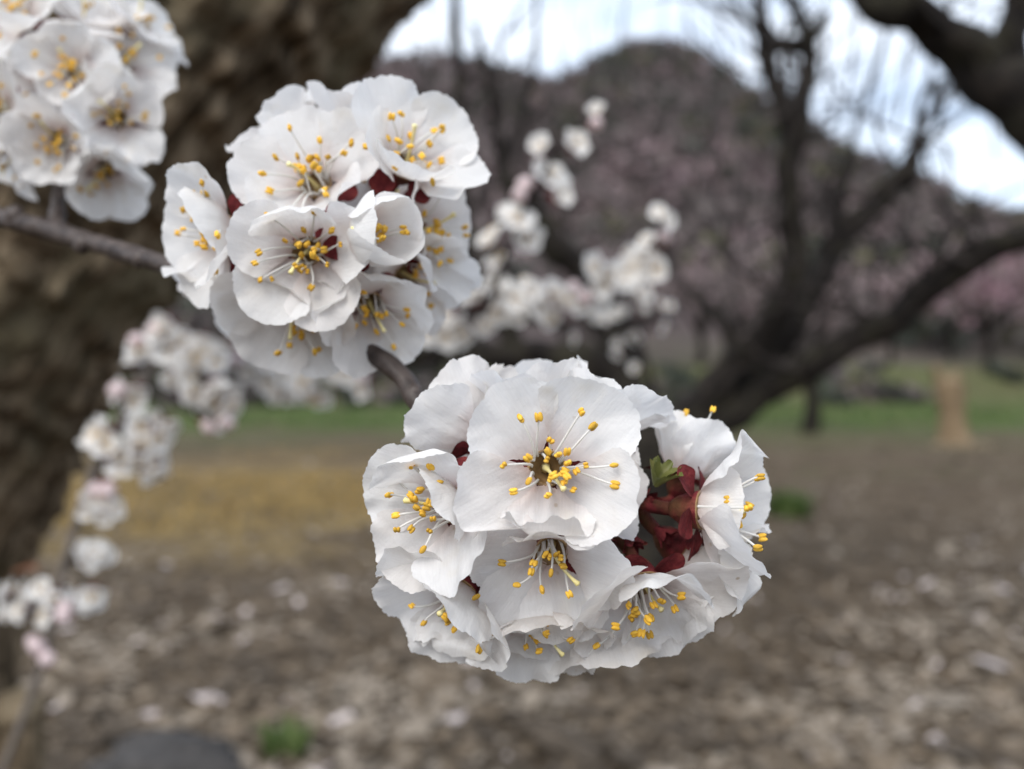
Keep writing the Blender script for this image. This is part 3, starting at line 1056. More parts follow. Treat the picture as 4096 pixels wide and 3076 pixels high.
# crossing pieces and side branches in front of the sky
limb(ft, 'side_branch', [(3165, 560, gd - .2, .05), (3090, 330, gd - .2, .04), (3060, 180, gd - .2, .036), (3040, 100, gd - .2, .032), (3010, -60, gd - .2, .028)], 7)
limb(ft, 'side_branch', [(3060, 190, gd - .2, .04), (3150, 185, gd - .2, .045), (3230, 160, gd - .2, .042), (3300, 60, gd - .2, .024)], 8)
limb(ft, 'side_branch', [(3640, 670, gd + .3, .05), (3680, 520, gd + .3, .024), (3675, 420, gd + .3, .020), (3705, 350, gd + .3, .022), (3755, 380, gd + .3, .018), (3765, 460, gd + .3, .015), (3745, 540, gd + .3, .014)], 9, per=5)
limb(ft, 'side_branch', [(3740, 345, gd + .3, .026), (3800, 300, gd + .3, .018), (3880, 250, gd + .3, .01)], 10)
limb(ft, 'side_branch', [(2080, 1420, gd + .2, .05), (1950, 1200, gd + .2, .05), (1860, 900, gd + .2, .045), (1835, 500, gd + .2, .036), (1828, 200, gd + .2, .030), (1822, -60, gd + .2, .028)], 11)
limb(ft, 'side_branch', [(2010, 660, gd + .4, .034), (2080, 480, gd + .4, .024), (2140, 250, gd + .4, .016), (2150, -40, gd + .4, .012)], 12)
limb(ft, 'side_branch', [(3330, 1030, gd + .25, .05), (3360, 800, gd + .3, .03), (3420, 520, gd + .3, .02), (3520, 230, gd + .3, .015), (3560, 60, gd + .3, .011)], 13)
limb(ft, 'side_branch', [(2960, 1560, gd, .05), (2900, 1300, gd, .035), (2700, 1100, gd + .3, .02), (2600, 800, gd + .3, .012)], 14)
# whippy shoots that streak the sky
rngs = np.random.RandomState(8)
for i in range(80):
    x0 = rngs.uniform(1650, 4080)
    dpt = gd + rngs.uniform(-.6, 1.5)
    y0 = rngs.uniform(300, 800)
    sl = rngs.uniform(-.18, .25)
    ln = rngs.uniform(350, 800)
    r0 = rngs.uniform(.003, .006)
    limb(ft, 'shoot', [(x0, y0, dpt, r0), (x0 + sl * ln * .4 + rngs.uniform(-15, 15), y0 - ln * .4, dpt, r0 * .8), (x0 + sl * ln, y0 - ln, dpt, r0 * .5)], i, 'dark_twig', 5, 0, 4)

# fine side twigs, each forking once
knots = [(3130, 1180, gd - .15), (3165, 950, gd - .2), (3165, 700, gd - .2), (3180, 480, gd - .2), (3230, 280, gd - .2), (3060, 180, gd - .2), (3330, 1030, gd + .25), (3480, 850, gd + .3), (3600, 700, gd + .3),
         (3690, 520, gd + .3), (3480, 1320, gd - .3), (3720, 1150, gd - .4), (3950, 1020, gd - .5), (2330, 1470, gd + .15), (2080, 1415, gd + .2), (1860, 900, gd + .2), (1835, 500, gd + .2), (2290, 1050, gd + .4),
         (2130, 860, gd + .4), (2010, 660, gd + .4), (2440, 1300, gd + .3), (3010, 1400, gd - .1), (3240, 1480, gd - .2), (1960, 350, gd + .4)]
for i in range(84):
    kx, ky, kd = knots[i % len(knots)]
    kx += rngs.uniform(-30, 30)
    ky += rngs.uniform(-60, 60)
    a = R(rngs.uniform(20, 160)) if rngs.rand() < .8 else R(rngs.uniform(180, 360))
    l = rngs.uniform(220, 620)
    r0 = rngs.uniform(.006, .013)
    ex, ey = kx + l * math.cos(a), ky - l * math.sin(a)
    mx_, my_ = kx + .5 * l * math.cos(a + .25), ky - .5 * l * math.sin(a + .25)
    limb(ft, 'twig', [(kx, ky, kd, r0 * 1.3), (mx_, my_, kd - .05, r0), (ex, ey, kd - .1, r0 * .4)], i + 300, 'dark_twig', 6, .2, 5)
    b = a + rngs.choice([-.7, .7])
    limb(ft, 'twig', [(mx_, my_, kd - .05, r0 * .8), (mx_ + l * .25 * math.cos(b), my_ - l * .25 * math.sin(b), kd, r0 * .6), (mx_ + l * .5 * math.cos(b + .15), my_ - l * .5 * math.sin(b + .15), kd, r0 * .3)], i + 400, 'dark_twig', 5, .2, 4)

# overhanging limb at the upper right
ol = empty('overhanging_limb', at(4700, 900, 2.6))
tag(ol, 'thick dark limb sweeping across the sky above the forked tree', 'tree limb')
limb(ol, 'main_limb', [(4700, 1150, 2.6, .13), (4380, 760, 2.6, .115), (4150, 470, 2.6, .1), (3960, 270, 2.6, .088), (3760, 140, 2.6, .074), (3580, 40, 2.6, .062), (3380, -110, 2.6, .05), (3150, -260, 2.6, .04)], 21, sides=18)
limb(ol, 'side_branch', [(4100, 400, 2.6, .07), (4060, 230, 2.6, .058), (4060, 60, 2.6, .055), (4070, -150, 2.6, .05)], 22)
limb(ol, 'side_branch', [(3860, 200, 2.6, .02), (3700, 40, 2.5, .012), (3660, -80, 2.5, .01)], 23)
for i in range(14):
    x0 = rngs.uniform(3700, 4090)
    y0 = rngs.uniform(-40, 250)
    a = rngs.uniform(0, 6.28)
    l = rngs.uniform(120, 330)
    limb(ol, 'shoot', [(x0, y0, 2.6, .0045), (x0 + l * .5 * math.cos(a) + 10, y0 + l * .5 * math.sin(a), 2.6, .0035), (x0 + l * math.cos(a), y0 + l * math.sin(a), 2.6, .002)], i, 'dark_twig', 5, 0, 3)

# ------------------------------------------------------------------ straw-coloured stump on the far grass
p = on_ground(3800, 1765)
se = empty('cut_stump', (p.x, p.y, gz_at(p.x, p.y)))
tag(se, 'orange brown cut tree stump with a notched flared top on the far grass', 'stump')
hs = 275 * p.y / F_PX
M['stump'] = simple_mat('orange_wood', (.115, .078, .042), (.21, .15, .088), 5, .85, bump=(.8, .03), vec_scale=(2, 2, .4))
g = Geo()
g.add(*tube(catmull([(Vector((.08, 0, -.05)), .30), (Vector((.05, 0, hs * .15)), .22), (Vector((.02, 0, hs * .45)), .175), (Vector((-.02, 0, hs * .7)), .19), (Vector((-.05, 0, hs * .9)), .21)], 6), 18, .12, 3))
g.build('stem', M['stump'], se)
for dx, hh in ((-.2, 1.12), (.1, 1.05), (.0, .98)):
    g = Geo()
    g.add(*tube(catmull([(Vector((-.05, 0, hs * .8)), .1), (Vector((dx * .7, .05, hs * .95)), .075), (Vector((dx * 1.1, .05, hs * hh)), .055)], 4), 10, .15, int(hh * 100)))
    g.build('stub', M['stump'], se)
rngc = np.random.RandomState(9)
V, F = [], []
for i in range(60):
    a, q = rngc.rand() * 6.28, math.sqrt(rngc.rand())
    x, y = p.x - .15 + .42 * q * math.cos(a), p.y - .6 + .45 * q * math.sin(a)
    z = gz_at(x, y) + .01
    b = rngc.rand() * 6.28
    s = rngc.uniform(.02, .05)
    V += [(x + s * math.cos(b), y + s * math.sin(b), z), (x - s * math.sin(b), y + s * math.cos(b), z + .02), (x - s * math.cos(b), y - s * math.sin(b), z + .008), (x + s * math.sin(b), y - s * math.cos(b), z + .02)]
    F.append([4 * i, 4 * i + 1, 4 * i + 2, 4 * i + 3])
chips = mesh_obj('wood_chips', np.array(V), F, simple_mat('pale_chip', (.30, .22, .14), (.40, .31, .21), 9, .9), smooth=False)
tag(chips, 'pale wood chips scattered on the grass around the stump', 'wood chips', kind='stuff')

# ------------------------------------------------------------------ low dark stone and sawn stub near the bottom left
def rock(name, x, y, sx, sy, sz, mat, lab, seed):
    v, f = ellipsoid(1, 1, 1, (0, 0, 0), 26, 16)
    rng = np.random.RandomState(seed)
    for k in range(1, 5):
        d = rng.randn(3, 3)
        v = v * (1 + .15 / k * (np.sin(v @ d[0] * 2 * k) + np.sin(v @ d[1] * 2 * k + 1)))[:, None]
    v = v * np.array([sx, sy, sz])
    o = mesh_obj(name, v, f, mat)
    o.location = (x, y, gz_at(x, y) + sz * .35)
    tag(o, lab, 'stone')
    return o


M['rock'] = simple_mat('dark_stone', (.026, .024, .023), (.066, .06, .056), 22, .85, bump=(.8, .01))
p = on_ground(680, 3110)
rock('stone', p.x, p.y, .24, .12, .07, M['rock'], 'low dark grey stone half sunk in the ground near the grass tuft', 3)
sb = empty('sawn_stub', at(60, 3400, .95))
tag(sb, 'dark upright stub with a pale sawn top beneath the leaning trunk', 'branch stub')
M['cut'] = simple_mat('pale_cut_wood', (.17, .125, .075), (.27, .21, .135), 40, .85)
limb(sb, 'stem', [(60, 3700, .95, .05), (50, 3300, .95, .034), (70, 3050, .95, .029), (80, 2870, .95, .027)], 31, 'bark', sides=16)
limb(sb, 'side_stem', [(20, 3200, 1.0, .03), (-20, 2800, 1.0, .03), (-30, 2450, 1.0, .032), (-60, 2150, 1.0, .034), (-160, 1900, .98, .034)], 32, 'bark', sides=16)
v, f = ellipsoid(.027, .027, .022, (0, 0, 0), 20, 10)
v = v * (1 + .08 * np.sin(v[:, :1] * 200 + v[:, 1:2] * 150))
o = mesh_obj('sawn_top', v, f, M['cut'], sb)
o.location = at(75, 2830, .94) - sb.location
o.rotation_euler = (R(12), R(10), 0)

# ------------------------------------------------------------------ small blossoms for the branches further back
def soft_blossom(seed, openness):
    g = Geo()
    rng = np.random.RandomState(seed)
    a0 = rng.rand() * 72
    for i in range(5):
        V, F, U = petal_geo(9, .0145 * rng.uniform(.93, 1.08), .0158 * rng.uniform(.95, 1.1), openness[0] + rng.uniform(-8, 8), openness[1] + rng.uniform(-14, 14), .5, 1.2, seed * 9 + i, jag=0)
        g.add(rotz(V, a0 + 72 * i, .002, .0002), F, U, 0)
    for i in range(14):
        pol, az, ln = R(rng.uniform(5, 60)), rng.rand() * 6.28, rng.uniform(.006, .0115)
        tp = ln * np.array([math.sin(pol) * math.cos(az), math.sin(pol) * math.sin(az), math.cos(pol)])
        g.add(*tube(np.concatenate([np.linspace(np.zeros(3), tp, 3), np.full((3, 1), .0002)], 1), 4, 0, 0, False), 2)
        v, f = ellipsoid(.0007, .0007, .0007, tp, 5, 4)
        g.add(v, f, None, 1)
    v, f = lathe([(.0001, -.0055), (.0022, -.0045), (.003, -.001), (.0026, .0002), (.0002, -.001)], 8)
    g.add(v, f, None, 3)
    for i in range(5):
        g.add(rotz(sepV, a0 + 36 + 72 * i, .0026, -.0008), sepF, sepU, 3)
    o = g.build('blossom', [M['petal_soft'], M['anther'], M['filament'], M['sepal']])
    d = o.data
    bpy.data.objects.remove(o)
    return d


def bud_mesh(seed):
    g = Geo()
    v, f = ellipsoid(.0052, .0052, .0062, (0, 0, .005), 12, 9)
    v = v * (1 + .06 * np.sin(v[:, :1] * 500 + v[:, 2:] * 300))
    g.add(v, f, None, 0)
    v, f = lathe([(.0001, -.006), (.0018, -.0045), (.0032, -.001), (.0046, .003), (.0043, .0035)], 10)
    g.add(v, f, None, 1)
    o = g.build('bud', [M['petal_pink'], M['sepal']])
    d = o.data
    bpy.data.objects.remove(o)
    return d


SOFT = [soft_blossom(101 + i, op) for i, op in enumerate([(40, 8), (45, 15), (52, 24), (60, 50), (42, 5)])]
BUD = bud_mesh(1)


def soft_at(root, px, py, d, axis, s=1.0, kind=None, seed=0, core=None):
    rng = np.random.RandomState(seed)
    mesh = BUD if kind == 'bud' else SOFT[kind if kind is not None else rng.randint(len(SOFT))]
    o = mesh_obj('bud' if kind == 'bud' else 'blossom', None, None, None, root, mesh=mesh)
    o.location = at(px, py, d) - root.location
    o.rotation_mode = 'QUATERNION'
    o.rotation_quaternion = (frame(cdir(*axis)) @ Matrix.Rotation(rng.rand() * 6.28, 3, 'Z')).to_quaternion()
    o.scale = (s, s, s)
    return o


def spray(root, twig_pts, mat, items, base_d, seed):
    """items: (px, py, size px, kind) strung along a twig"""
    V, F, U = tube(px_path(twig_pts, 6), 8, .1, seed)
    mesh_obj('twig', V - np.array(root.location), F, M[mat], root, U)
    rng = np.random.RandomState(seed)
    tp = np.array([[x, y, d] for x, y, d, r in twig_pts], dtype=float)
    for i, (px_, py_, sz, kd) in enumerate(items):
        j = np.argmin((tp[:, 0] - px_) ** 2 + (tp[:, 1] - py_) ** 2)
        d = tp[j, 2] - .005 + rng.uniform(-.006, .006)
        s = sz * d / F_PX / (.031 if kd != 'bud' else .0125)
        s = min(max(s, .6), 1.25)
        v = np.array([px_ - tp[j, 0], -(py_ - tp[j, 1])]) / 120
        ax = np.array([v[0] * .8 + rng.uniform(-.5, .5), v[1] * .8 + rng.uniform(-.5, .5), rng.uniform(.35, 1.0)])
        soft_at(root, px_, py_, d, ax, s, kd, seed * 100 + i)
        # stalk back to the twig
        a, b = np.array(at(px_, py_, d)), np.array(at(*tp[j]))
        st = np.concatenate([np.linspace(a, b, 3), np.full((3, 1), .0011)], 1)
        V, F, U = tube(st, 5, 0, 0)
        mesh_obj('stalk', V - np.array(root.location), F, M['dark_twig'], root, U)


def z8(x, y, s, k=None):
    return (1500 + x * .7226, 400 + y * .7226, s * .7226, k)


b3 = empty('flowering_branch', at(2500, 1450, .74))
tag(b3, 'curving chain of small white blossoms rising behind the middle cluster', 'branch')
low = [z8(640, 800, 170), z8(690, 905, 180), z8(655, 1040, 210), z8(560, 1120, 170), z8(420, 1190, 210), z8(290, 1270, 190), z8(390, 1300, 180), z8(490, 1270, 170), z8(740, 1070, 180),
       z8(870, 1070, 160), z8(900, 1150, 170), z8(1000, 1110, 190), z8(800, 1190, 170), z8(660, 1170, 180), z8(1100, 1060, 150, 'bud'), z8(1120, 1130, 160), z8(1200, 1060, 170), z8(1280, 950, 190),
       z8(1290, 1030, 170), z8(1400, 950, 200), z8(1490, 890, 190), z8(1550, 930, 170), z8(1510, 800, 150), z8(1605, 670, 130, 2), z8(1600, 780, 100, 'bud'), z8(1380, 860, 150), z8(960, 1200, 150, 1), z8(590, 1240, 150, 1)]
low += [(x + dx, y + dy, sz * .9, k) for (x, y, sz, k), dx, dy in zip(low[:24], [22, -30, 35, -25] * 6, [-38, 30, 28, -30, 36, -25] * 4)]
spray(b3, [(1500, 1400, .70, .004), (1720, 1310, .70, .0036), (1900, 1250, .70, .0034), (2120, 1200, .70, .003), (2330, 1160, .69, .0027), (2480, 1090, .68, .0024), (2600, 1000, .68, .002), (2650, 880, .67, .0015)], 'dark_twig', low, .69, 5)
b4 = empty('flowering_branch', at(1960, 1250, .66))
tag(b4, 'upright spray of separate white blossoms and buds above the blossom chain', 'branch')
upr = [z8(1230, 80, 120, 3), z8(1200, 140, 90, 'bud'), z8(915, 260, 150, 2), z8(1100, 255, 180, 1), z8(960, 440, 230, 0), z8(1000, 540, 190, 3), z8(835, 470, 110, 'bud'), z8(820, 540, 100, 'bud'), z8(790, 670, 200, 0), z8(840, 750, 190, 1), z8(730, 640, 150, 2)]
spray(b4, [(1930, 1260, .66, .003), (2010, 1080, .64, .0028), (2060, 930, .62, .0026), (2130, 770, .61, .0022), (2220, 620, .60, .0018), (2320, 500, .6, .0014), (2385, 450, .6, .001)], 'dark_twig', upr, .61, 6)
b5 = empty('flowering_branch', at(2560, 1500, 1.3))
tag(b5, 'faint clump of pale blossoms hanging before the forked trunk', 'branch')
rngq = np.random.RandomState(31)
spray(b5, [(2620, 1620, 1.35, .006), (2590, 1450, 1.3, .005), (2520, 1300, 1.3, .004), (2480, 1180, 1.3, .003)], 'dark_twig',
      [(2520 + rngq.randn() * 75, 1260 + rngq.randn() * 75, 62, int(rngq.randint(5))) for i in range(22)], 1.3, 7)
# lower-left shoot along the leaning trunk
b2 = empty('flowering_branch', at(180, 3200, .66))
tag(b2, 'grey shoot with small white blossom clusters beside the leaning trunk', 'branch')
rngl = np.random.RandomState(77)


def cl(px_, py_, w, h, n, sz, kinds=(None,)):
    return [(px_ + rngl.uniform(-.5, .5) * w, py_ + rngl.uniform(-.5, .5) * h, sz * rngl.uniform(.85, 1.15), kinds[rngl.randint(len(kinds))]) for i in range(n)]


it = cl(615, 1340, 120, 120, 7, 115, (None, None, 'bud')) + cl(590, 1420, 90, 70, 3, 115) + cl(760, 1470, 210, 250, 18, 135) + cl(520, 1590, 110, 110, 5, 110, (None, 'bud')) + cl(900, 1600, 70, 70, 4, 100) \
    + cl(505, 1790, 290, 180, 20, 130) + cl(840, 1700, 80, 90, 4, 90, ('bud', None)) + cl(640, 1690, 70, 40, 2, 100) + cl(415, 1945, 40, 30, 2, 80, ('bud',)) + cl(395, 2030, 120, 70, 8, 105) + cl(390, 2215, 120, 60, 8, 100) \
    + cl(350, 2370, 90, 80, 8, 100) + cl(130, 2410, 230, 100, 15, 105) + cl(260, 2460, 60, 60, 2, 80, ('bud', None)) + cl(150, 2610, 90, 60, 3, 85, ('bud',))
spray(b2, [(-60, 3250, .66, .003), (60, 2950, .66, .003), (150, 2700, .66, .003), (210, 2480, .66, .0032), (260, 2250, .66, .0035), (310, 2080, .66, .004), (380, 1880, .66, .0045), (470, 1700, .66, .005),
           (570, 1530, .66, .005), (670, 1390, .66, .004), (760, 1260, .66, .003)], 'grey_twig', it, .73, 8)
b6 = empty('flowering_branch', at(900, 1560, .95))
tag(b6, 'pale blossoms on a side shoot below the middle cluster', 'branch')
it = cl(1040, 1480, 200, 120, 7, 120) + cl(1230, 1540, 230, 100, 8, 125) + cl(1400, 1480, 190, 100, 6, 120) + cl(950, 1420, 90, 90, 3, 110, ('bud', None)) + cl(1480, 1520, 80, 60, 2, 110, ('bud', None))
spray(b6, [(840, 1600, .95, .005), (1000, 1520, .95, .0045), (1200, 1540, .95, .004), (1380, 1500, .95, .003), (1520, 1480, .95, .002)], 'grey_twig', it, .95, 9)

# dead leaf clinging under the trunk
V, F, U = petal_geo(12, .028, .014, 10, -30, .7, 1.2, 5)
o = mesh_obj('dead_leaf', V, F, simple_mat('rust_leaf', (.12, .05, .025), (.22, .10, .06), 40, .8), None, U)
o.location = at(40, 2300, .8)
o.rotation_euler = (R(20), R(10), R(-60))
tag(o, 'single rusty dead leaf below the leaning trunk', 'leaf')

# ================================================================== THE FRONT BRANCH
fb = empty('flowering_branch', at(-250, 830, .262))
tag(fb, 'thin brown branch carrying three dense clusters of large white blossoms', 'branch')
TW = [(-500, 780, .27, .0034), (-250, 830, .262, .0033), (0, 872, .255, .0031), (200, 920, .247, .0031), (420, 985, .236, .0028), (700, 1070, .215, .0026), (1000, 1170, .203, .0025), (1300, 1310, .194, .0024),
      (1500, 1420, .187, .0023), (1620, 1520, .183, .0023), (1680, 1620, .180, .0024), (1850, 1790, .176, .0024), (2150, 1950, .172, .0024), (2420, 2000, .169, .0021), (2560, 1985, .167, .0017)]
limb(fb, 'twig', TW, 41, 'twig', 16, .09, 14)
for i, (x, y, d, sz) in enumerate([(60, 862, .251, .0030), (330, 975, .238, .0028), (560, 1035, .222, .0024), (1655, 1575, .1805, .0021)]):
    v, f = ellipsoid(sz, sz * .85, sz * 1.1, (0, 0, 0), 12, 8)
    v = v * (1 + .06 * np.sin(v[:, :1] * 1200 + v[:, 2:] * 2100 + i))
    nd = mesh_obj('twig_node', v, f, M['twig'], fb)
    nd.location = at(x, y, d) - fb.location
limb(fb, 'spur', [(1180, 1250, .198, .0022), (1300, 1080, .2, .002), (1370, 900, .203, .002), (1400, 780, .204, .0018)], 42, 'twig', 10, .15)
limb(fb, 'spur', [(215, 925, .247, .0026), (230, 850, .252, .0024), (240, 700, .262, .002), (230, 450, .268, .0018), (190, 200, .27, .0016)], 43, 'twig', 10, .2)

C1 = at(2230, 1985, .170)
C2 = at(1370, 900, .203)
C3 = at(235, 480, .268)
C1R = at(2520, 1990, .168)


def PT(az, L=1.05, W=1.14, e0=38, e1=6, curl=.45, ruf=1.0, folds=(), z=0, mat='petal'):
    return dict(az=az, L=L, W=W, e0=e0, e1=e1, curl=curl, ruf=ruf, folds=folds, z=z, mat=mat)


A_anth = [z1(*q) for q in [(833, 358), (921, 352), (1131, 327), (1187, 397), (980, 467), (968, 520), (869, 553), (962, 560), (1018, 536), (1062, 522), (1064, 577), (1153, 588), (1106, 616), (1290, 587),
                           (1294, 683), (750, 588), (873, 665), (799, 716), (977, 655), (997, 637), (1033, 628), (1051, 618), (1060, 643), (1046, 670), (1091, 708), (967, 735)]]
NF = 34
# A: the sharp front blossom
blossom(fb, 2186, 1872, .1475, (.03, .08, 1), 338, [
    PT(126, 1.06, 1.30, 8, 32, .55, .8), PT(50, 1.16, 1.36, 6, 32, .55, .7), PT(-30, 1.14, 1.30, 8, 46, .6, .6, z=.02),
    PT(209, 1.12, 1.28, 8, 44, .6, .8, z=.02, folds=[(-.30, .55, -62, .09, 85, 1)]), PT(268, 1.04, 1.2, 4, 58, .85, 2.2, z=.05, folds=[(0, .58, 0, .12, 90, 1)])],
    seed=3, n=NF + 8, anthers=A_anth, stigma=z1(1045, 705), label='blossom facing straight out with fully open round petals', core=C1)
# F: below A
blossom(fb, *z1(985, 1005), .1535, (-.02, -.40, .9), 312, [
    PT(92, .95, 1.35, 40, 84, .6, 1.3), PT(170, 1.02, 1.25, 30, 2, .4, .5), PT(232, 1.1, 1.1, 36, 12, .4, .6), PT(282, 1.12, 1.2, 20, 24, .5, .8, z=.03), PT(5, 1.05, 1.25, 36, 38, .5, .7)],
    seed=11, n=NF, anthers=[z1(*q) for q in [(742, 1064), (955, 1023), (897, 1065), (885, 1108), (982, 1113), (815, 1172), (938, 1195), (1072, 1218), (1041, 1080), (1010, 1022), (975, 1035), (1030, 1040)]],
    stigma=z1(1115, 1168), label='blossom nodding below the front one with a long pale pistil', core=C1)
# B: left
blossom(fb, *z1(500, 780), .154, (-.50, -.03, .86), 335, [
    PT(38, .86, 1.05, 58, 96, .7, 1.0), PT(100, 1.02, 1.25, 46, 50, .6, 1.2, folds=[(0, .8, 10, .08, 100, 1)]), PT(165, 1.05, 1.2, 30, 12, .45, 1.0), PT(230, 1.08, 1.2, 26, 6, .4, .9), PT(300, 1.02, 1.2, 40, 34, .5, 1.0)],
    seed=23, n=NF, anthers=[z1(*q) for q in [(205, 638), (191, 733), (223, 832), (229, 903), (299, 899), (388, 909), (356, 999), (405, 850), (294, 583), (321, 573), (393, 596), (295, 733), (312, 752), (340, 710), (325, 795),
                                           (354, 822), (375, 790), (403, 778), (420, 762), (438, 675), (386, 770)]], label='blossom turned aside with a curled petal over its stamens', core=C1)
# G: lower right
blossom(fb, 2572, 2330, .1545, (.16, -.62, .76), 330, [
    PT(150, 1.12, 1.3, 34, 34, .5, .6), PT(78, 1.0, 1.25, 46, 40, .6, 1.1), PT(5, 1.12, 1.2, 30, 6, .45, .9), PT(295, 1.05, 1.25, 26, 14, .5, 1.2), PT(228, 1.08, 1.15, 26, 10, .5, 1.0)],
    seed=31, n=NF, anthers=[(2300 + x * .692, 1550 + y * .692) for x, y in [(615, 1205), (577, 1280), (500, 1235), (455, 1258), (345, 1285), (325, 1335), (440, 1330), (235, 1380), (345, 1425), (385, 1420), (432, 1430), (288, 1490), (124, 1493), (420, 1345), (310, 1260), (350, 1310)]],
    stigma=(2300 + 500 * .692, 1550 + 1285 * .692), label='nodding blossom with a spray of long stamens', core=C1)
# H: right, side view with red calyx
blossom(fb, 2800, 2040, .158, (.86, .04, .5), 350, [
    PT(88, 1.0, 1.1, 48, 30, .55, 1.2, folds=[(.1, .84, 10, .06, 120, 1)]), PT(160, .62, 1.0, 66, 92, .6, .8), PT(232, 1.02, 1.2, 52, 62, .5, .8), PT(285, 1.18, .9, 40, 6, .5, .8, folds=[(0, .86, 0, .06, 90, -1)]), PT(15, 1.05, 1.2, 42, 26, .5, 1.0)],
    seed=43, n=NF, nst=14, spread=.7, st_len=1.1, label='blossom in profile showing its red calyx', core=C1R)
# I: upper right, from behind
blossom(fb, 2725, 1905, .174, (.36, .88, -.15), 255, None, seed=52, n=NF, nst=12, open_=(58, 40), spread=.55, st_len=1.5, label='upright blossom seen from behind its petals', core=C1R)
# M: right lower, pale back petals
blossom(fb, 2720, 2200, .169, (.75, -.6, .15), 330, None, seed=64, n=NF, nst=8, open_=(48, 24), core=C1R)
# J: lower left
blossom(fb, *z1(545, 1190), .159, (-.42, -.58, .70), 315, [
    PT(60, 1.0, 1.15, 50, 62, .5, .8), PT(140, 1.05, 1.15, 34, 10, .45, 1.0), PT(205, 1.1, 1.2, 30, 6, .45, 1.2), PT(265, 1.12, 1.2, 28, 6, .5, 1.2), PT(345, 1.05, 1.25, 38, 26, .5, .8)],
    seed=71, n=NF, nst=20, core=C1)
# C: upper left, from behind
blossom(fb, *z1(640, 480), .166, (-.62, .60, -.42), 300, None, seed=83, n=NF, nst=10, open_=(52, 30), st_len=1.2, core=C1)
# D: top
blossom(fb, *z1(900, 370), .172, (-.12, .93, .1), 300, None, seed=91, n=NF, nst=12, open_=(58, 44), st_len=1.3, core=C1)
# E: top right
blossom(fb, *z1(1215, 420), .169, (.36, .84, -.05), 290, None, seed=104, n=NF, nst=10, open_=(50, 30), core=C1)
# K, L, N: underside
blossom(fb, *z1(930, 1330), .160, (-.02, -.74, .66), 275, None, seed=112, n=NF, nst=14, open_=(44, 18), core=C1)
blossom(fb, *z1(1240, 1290), .168, (.18, -.95, .15), 300, None, seed=121, n=26, nst=10, open_=(46, 20), core=C1)
blossom(fb, *z1(690, 1270), .171, (-.25, -.95, .05), 290, None, seed=133, n=26, nst=8, core=C1)
blossom(fb, *z1(1120, 700), .166, (.55, .3, .7), 260, None, seed=137, n=26, nst=6, open_=(50, 30), core=C1)
# middle cluster
NM = 24
blossom(fb, 1262, 730, .184, (-.05, .30, .95), 305, [
    PT(112, 1.05, 1.2, 22, 0, .35, .8), PT(40, 1.08, 1.25, 20, 4, .35, .8), PT(178, 1.05, 1.2, 28, 8, .4, .7), PT(235, .98, 1.15, 34, 30, .5, .8), PT(310, .95, 1.15, 36, 52, .6, 1.2)],
    seed=201, n=NM, nst=26, label='open blossom at the top of the middle cluster', core=C2)
blossom(fb, 1225, 1010, .173, (0, -.12, 1), 292, [
    PT(100, .95, 1.3, 40, 66, .7, 1.0, folds=[(0, .72, 12, .16, 50, 1)]), PT(165, 1.02, 1.15, 34, 26, .5, .6), PT(232, 1.12, 1.25, 26, 4, .4, .5), PT(292, 1.08, 1.2, 24, 8, .4, .6), PT(10, 1.05, 1.2, 30, 16, .5, .7)],
    seed=212, n=NM, nst=26, label='open blossom at the front of the middle cluster', core=C2)
blossom(fb, 895, 930, .183, (-.60, -.08, .80), 300, [
    PT(25, .9, 1.2, 60, 88, .7, .8), PT(110, 1.0, 1.2, 42, 26, .5, .8), PT(175, 1.08, 1.25, 28, 4, .4, .6), PT(245, 1.05, 1.2, 26, 4, .4, .6), PT(310, 1.0, 1.1, 44, 40, .5, .8)], seed=223, n=NM, nst=20, core=C2)
blossom(fb, 1640, 650, .186, (.42, .32, .85), 310, [
    PT(120, 1.1, 1.25, 30, 8, .4, .8), PT(50, 1.05, 1.2, 30, 10, .45, 1.0), PT(-20, 1.05, 1.2, 36, 24, .5, 1.0), PT(-95, .95, 1.15, 46, 74, .7, .7), PT(190, .9, 1.1, 46, 56, .6, .7)], seed=234, n=NM, nst=22, core=C2)
blossom(fb, 1440, 945, .174, (.74, -.02, .67), 285, [PT(i * 72 + 30, 1.12 + .05 * (i % 2), 1.12, 44, 106, .8, .15, z=.008 * i) for i in range(5)], seed=245, n=NM, nst=12, spread=.3, st_len=1.25, label='half closed cup-shaped blossom', core=C2)
blossom(fb, 1690, 930, .195, (.82, -.02, .4), 290, None, seed=256, n=NM, nst=16, open_=(40, 12), core=C2)
blossom(fb, 1490, 1235, .185, (.3, -.55, .78), 265, None, seed=267, n=NM, nst=16, open_=(46, 30), core=C2)
blossom(fb, 1175, 1225, .184, (-.06, -.66, .72), 295, [
    PT(90, .8, 1.25, 44, 52, .6, 1.2), PT(165, 1.02, 1.2, 32, 8, .4, .7), PT(235, 1.1, 1.25, 26, 4, .4, .5), PT(300, 1.1, 1.25, 26, 4, .4, .5), PT(15, 1.0, 1.2, 34, 20, .5, .8)], seed=278, n=NM, nst=22, core=C2)
blossom(fb, 960, 1180, .200, (-.5, -.62, .35), 280, None, seed=289, n=20, nst=8, core=C2)
blossom(fb, 1440, 560, .203, (.12, .92, .2), 285, None, seed=291, n=20, nst=8, open_=(52, 30), core=C2)
blossom(fb, 1640, 1110, .198, (.55, -.5, .5), 270, None, seed=303, n=20, nst=10, core=C2)
blossom(fb, 1150, 560, .204, (-.5, .7, .2), 240, None, seed=307, n=20, nst=8, core=C2)
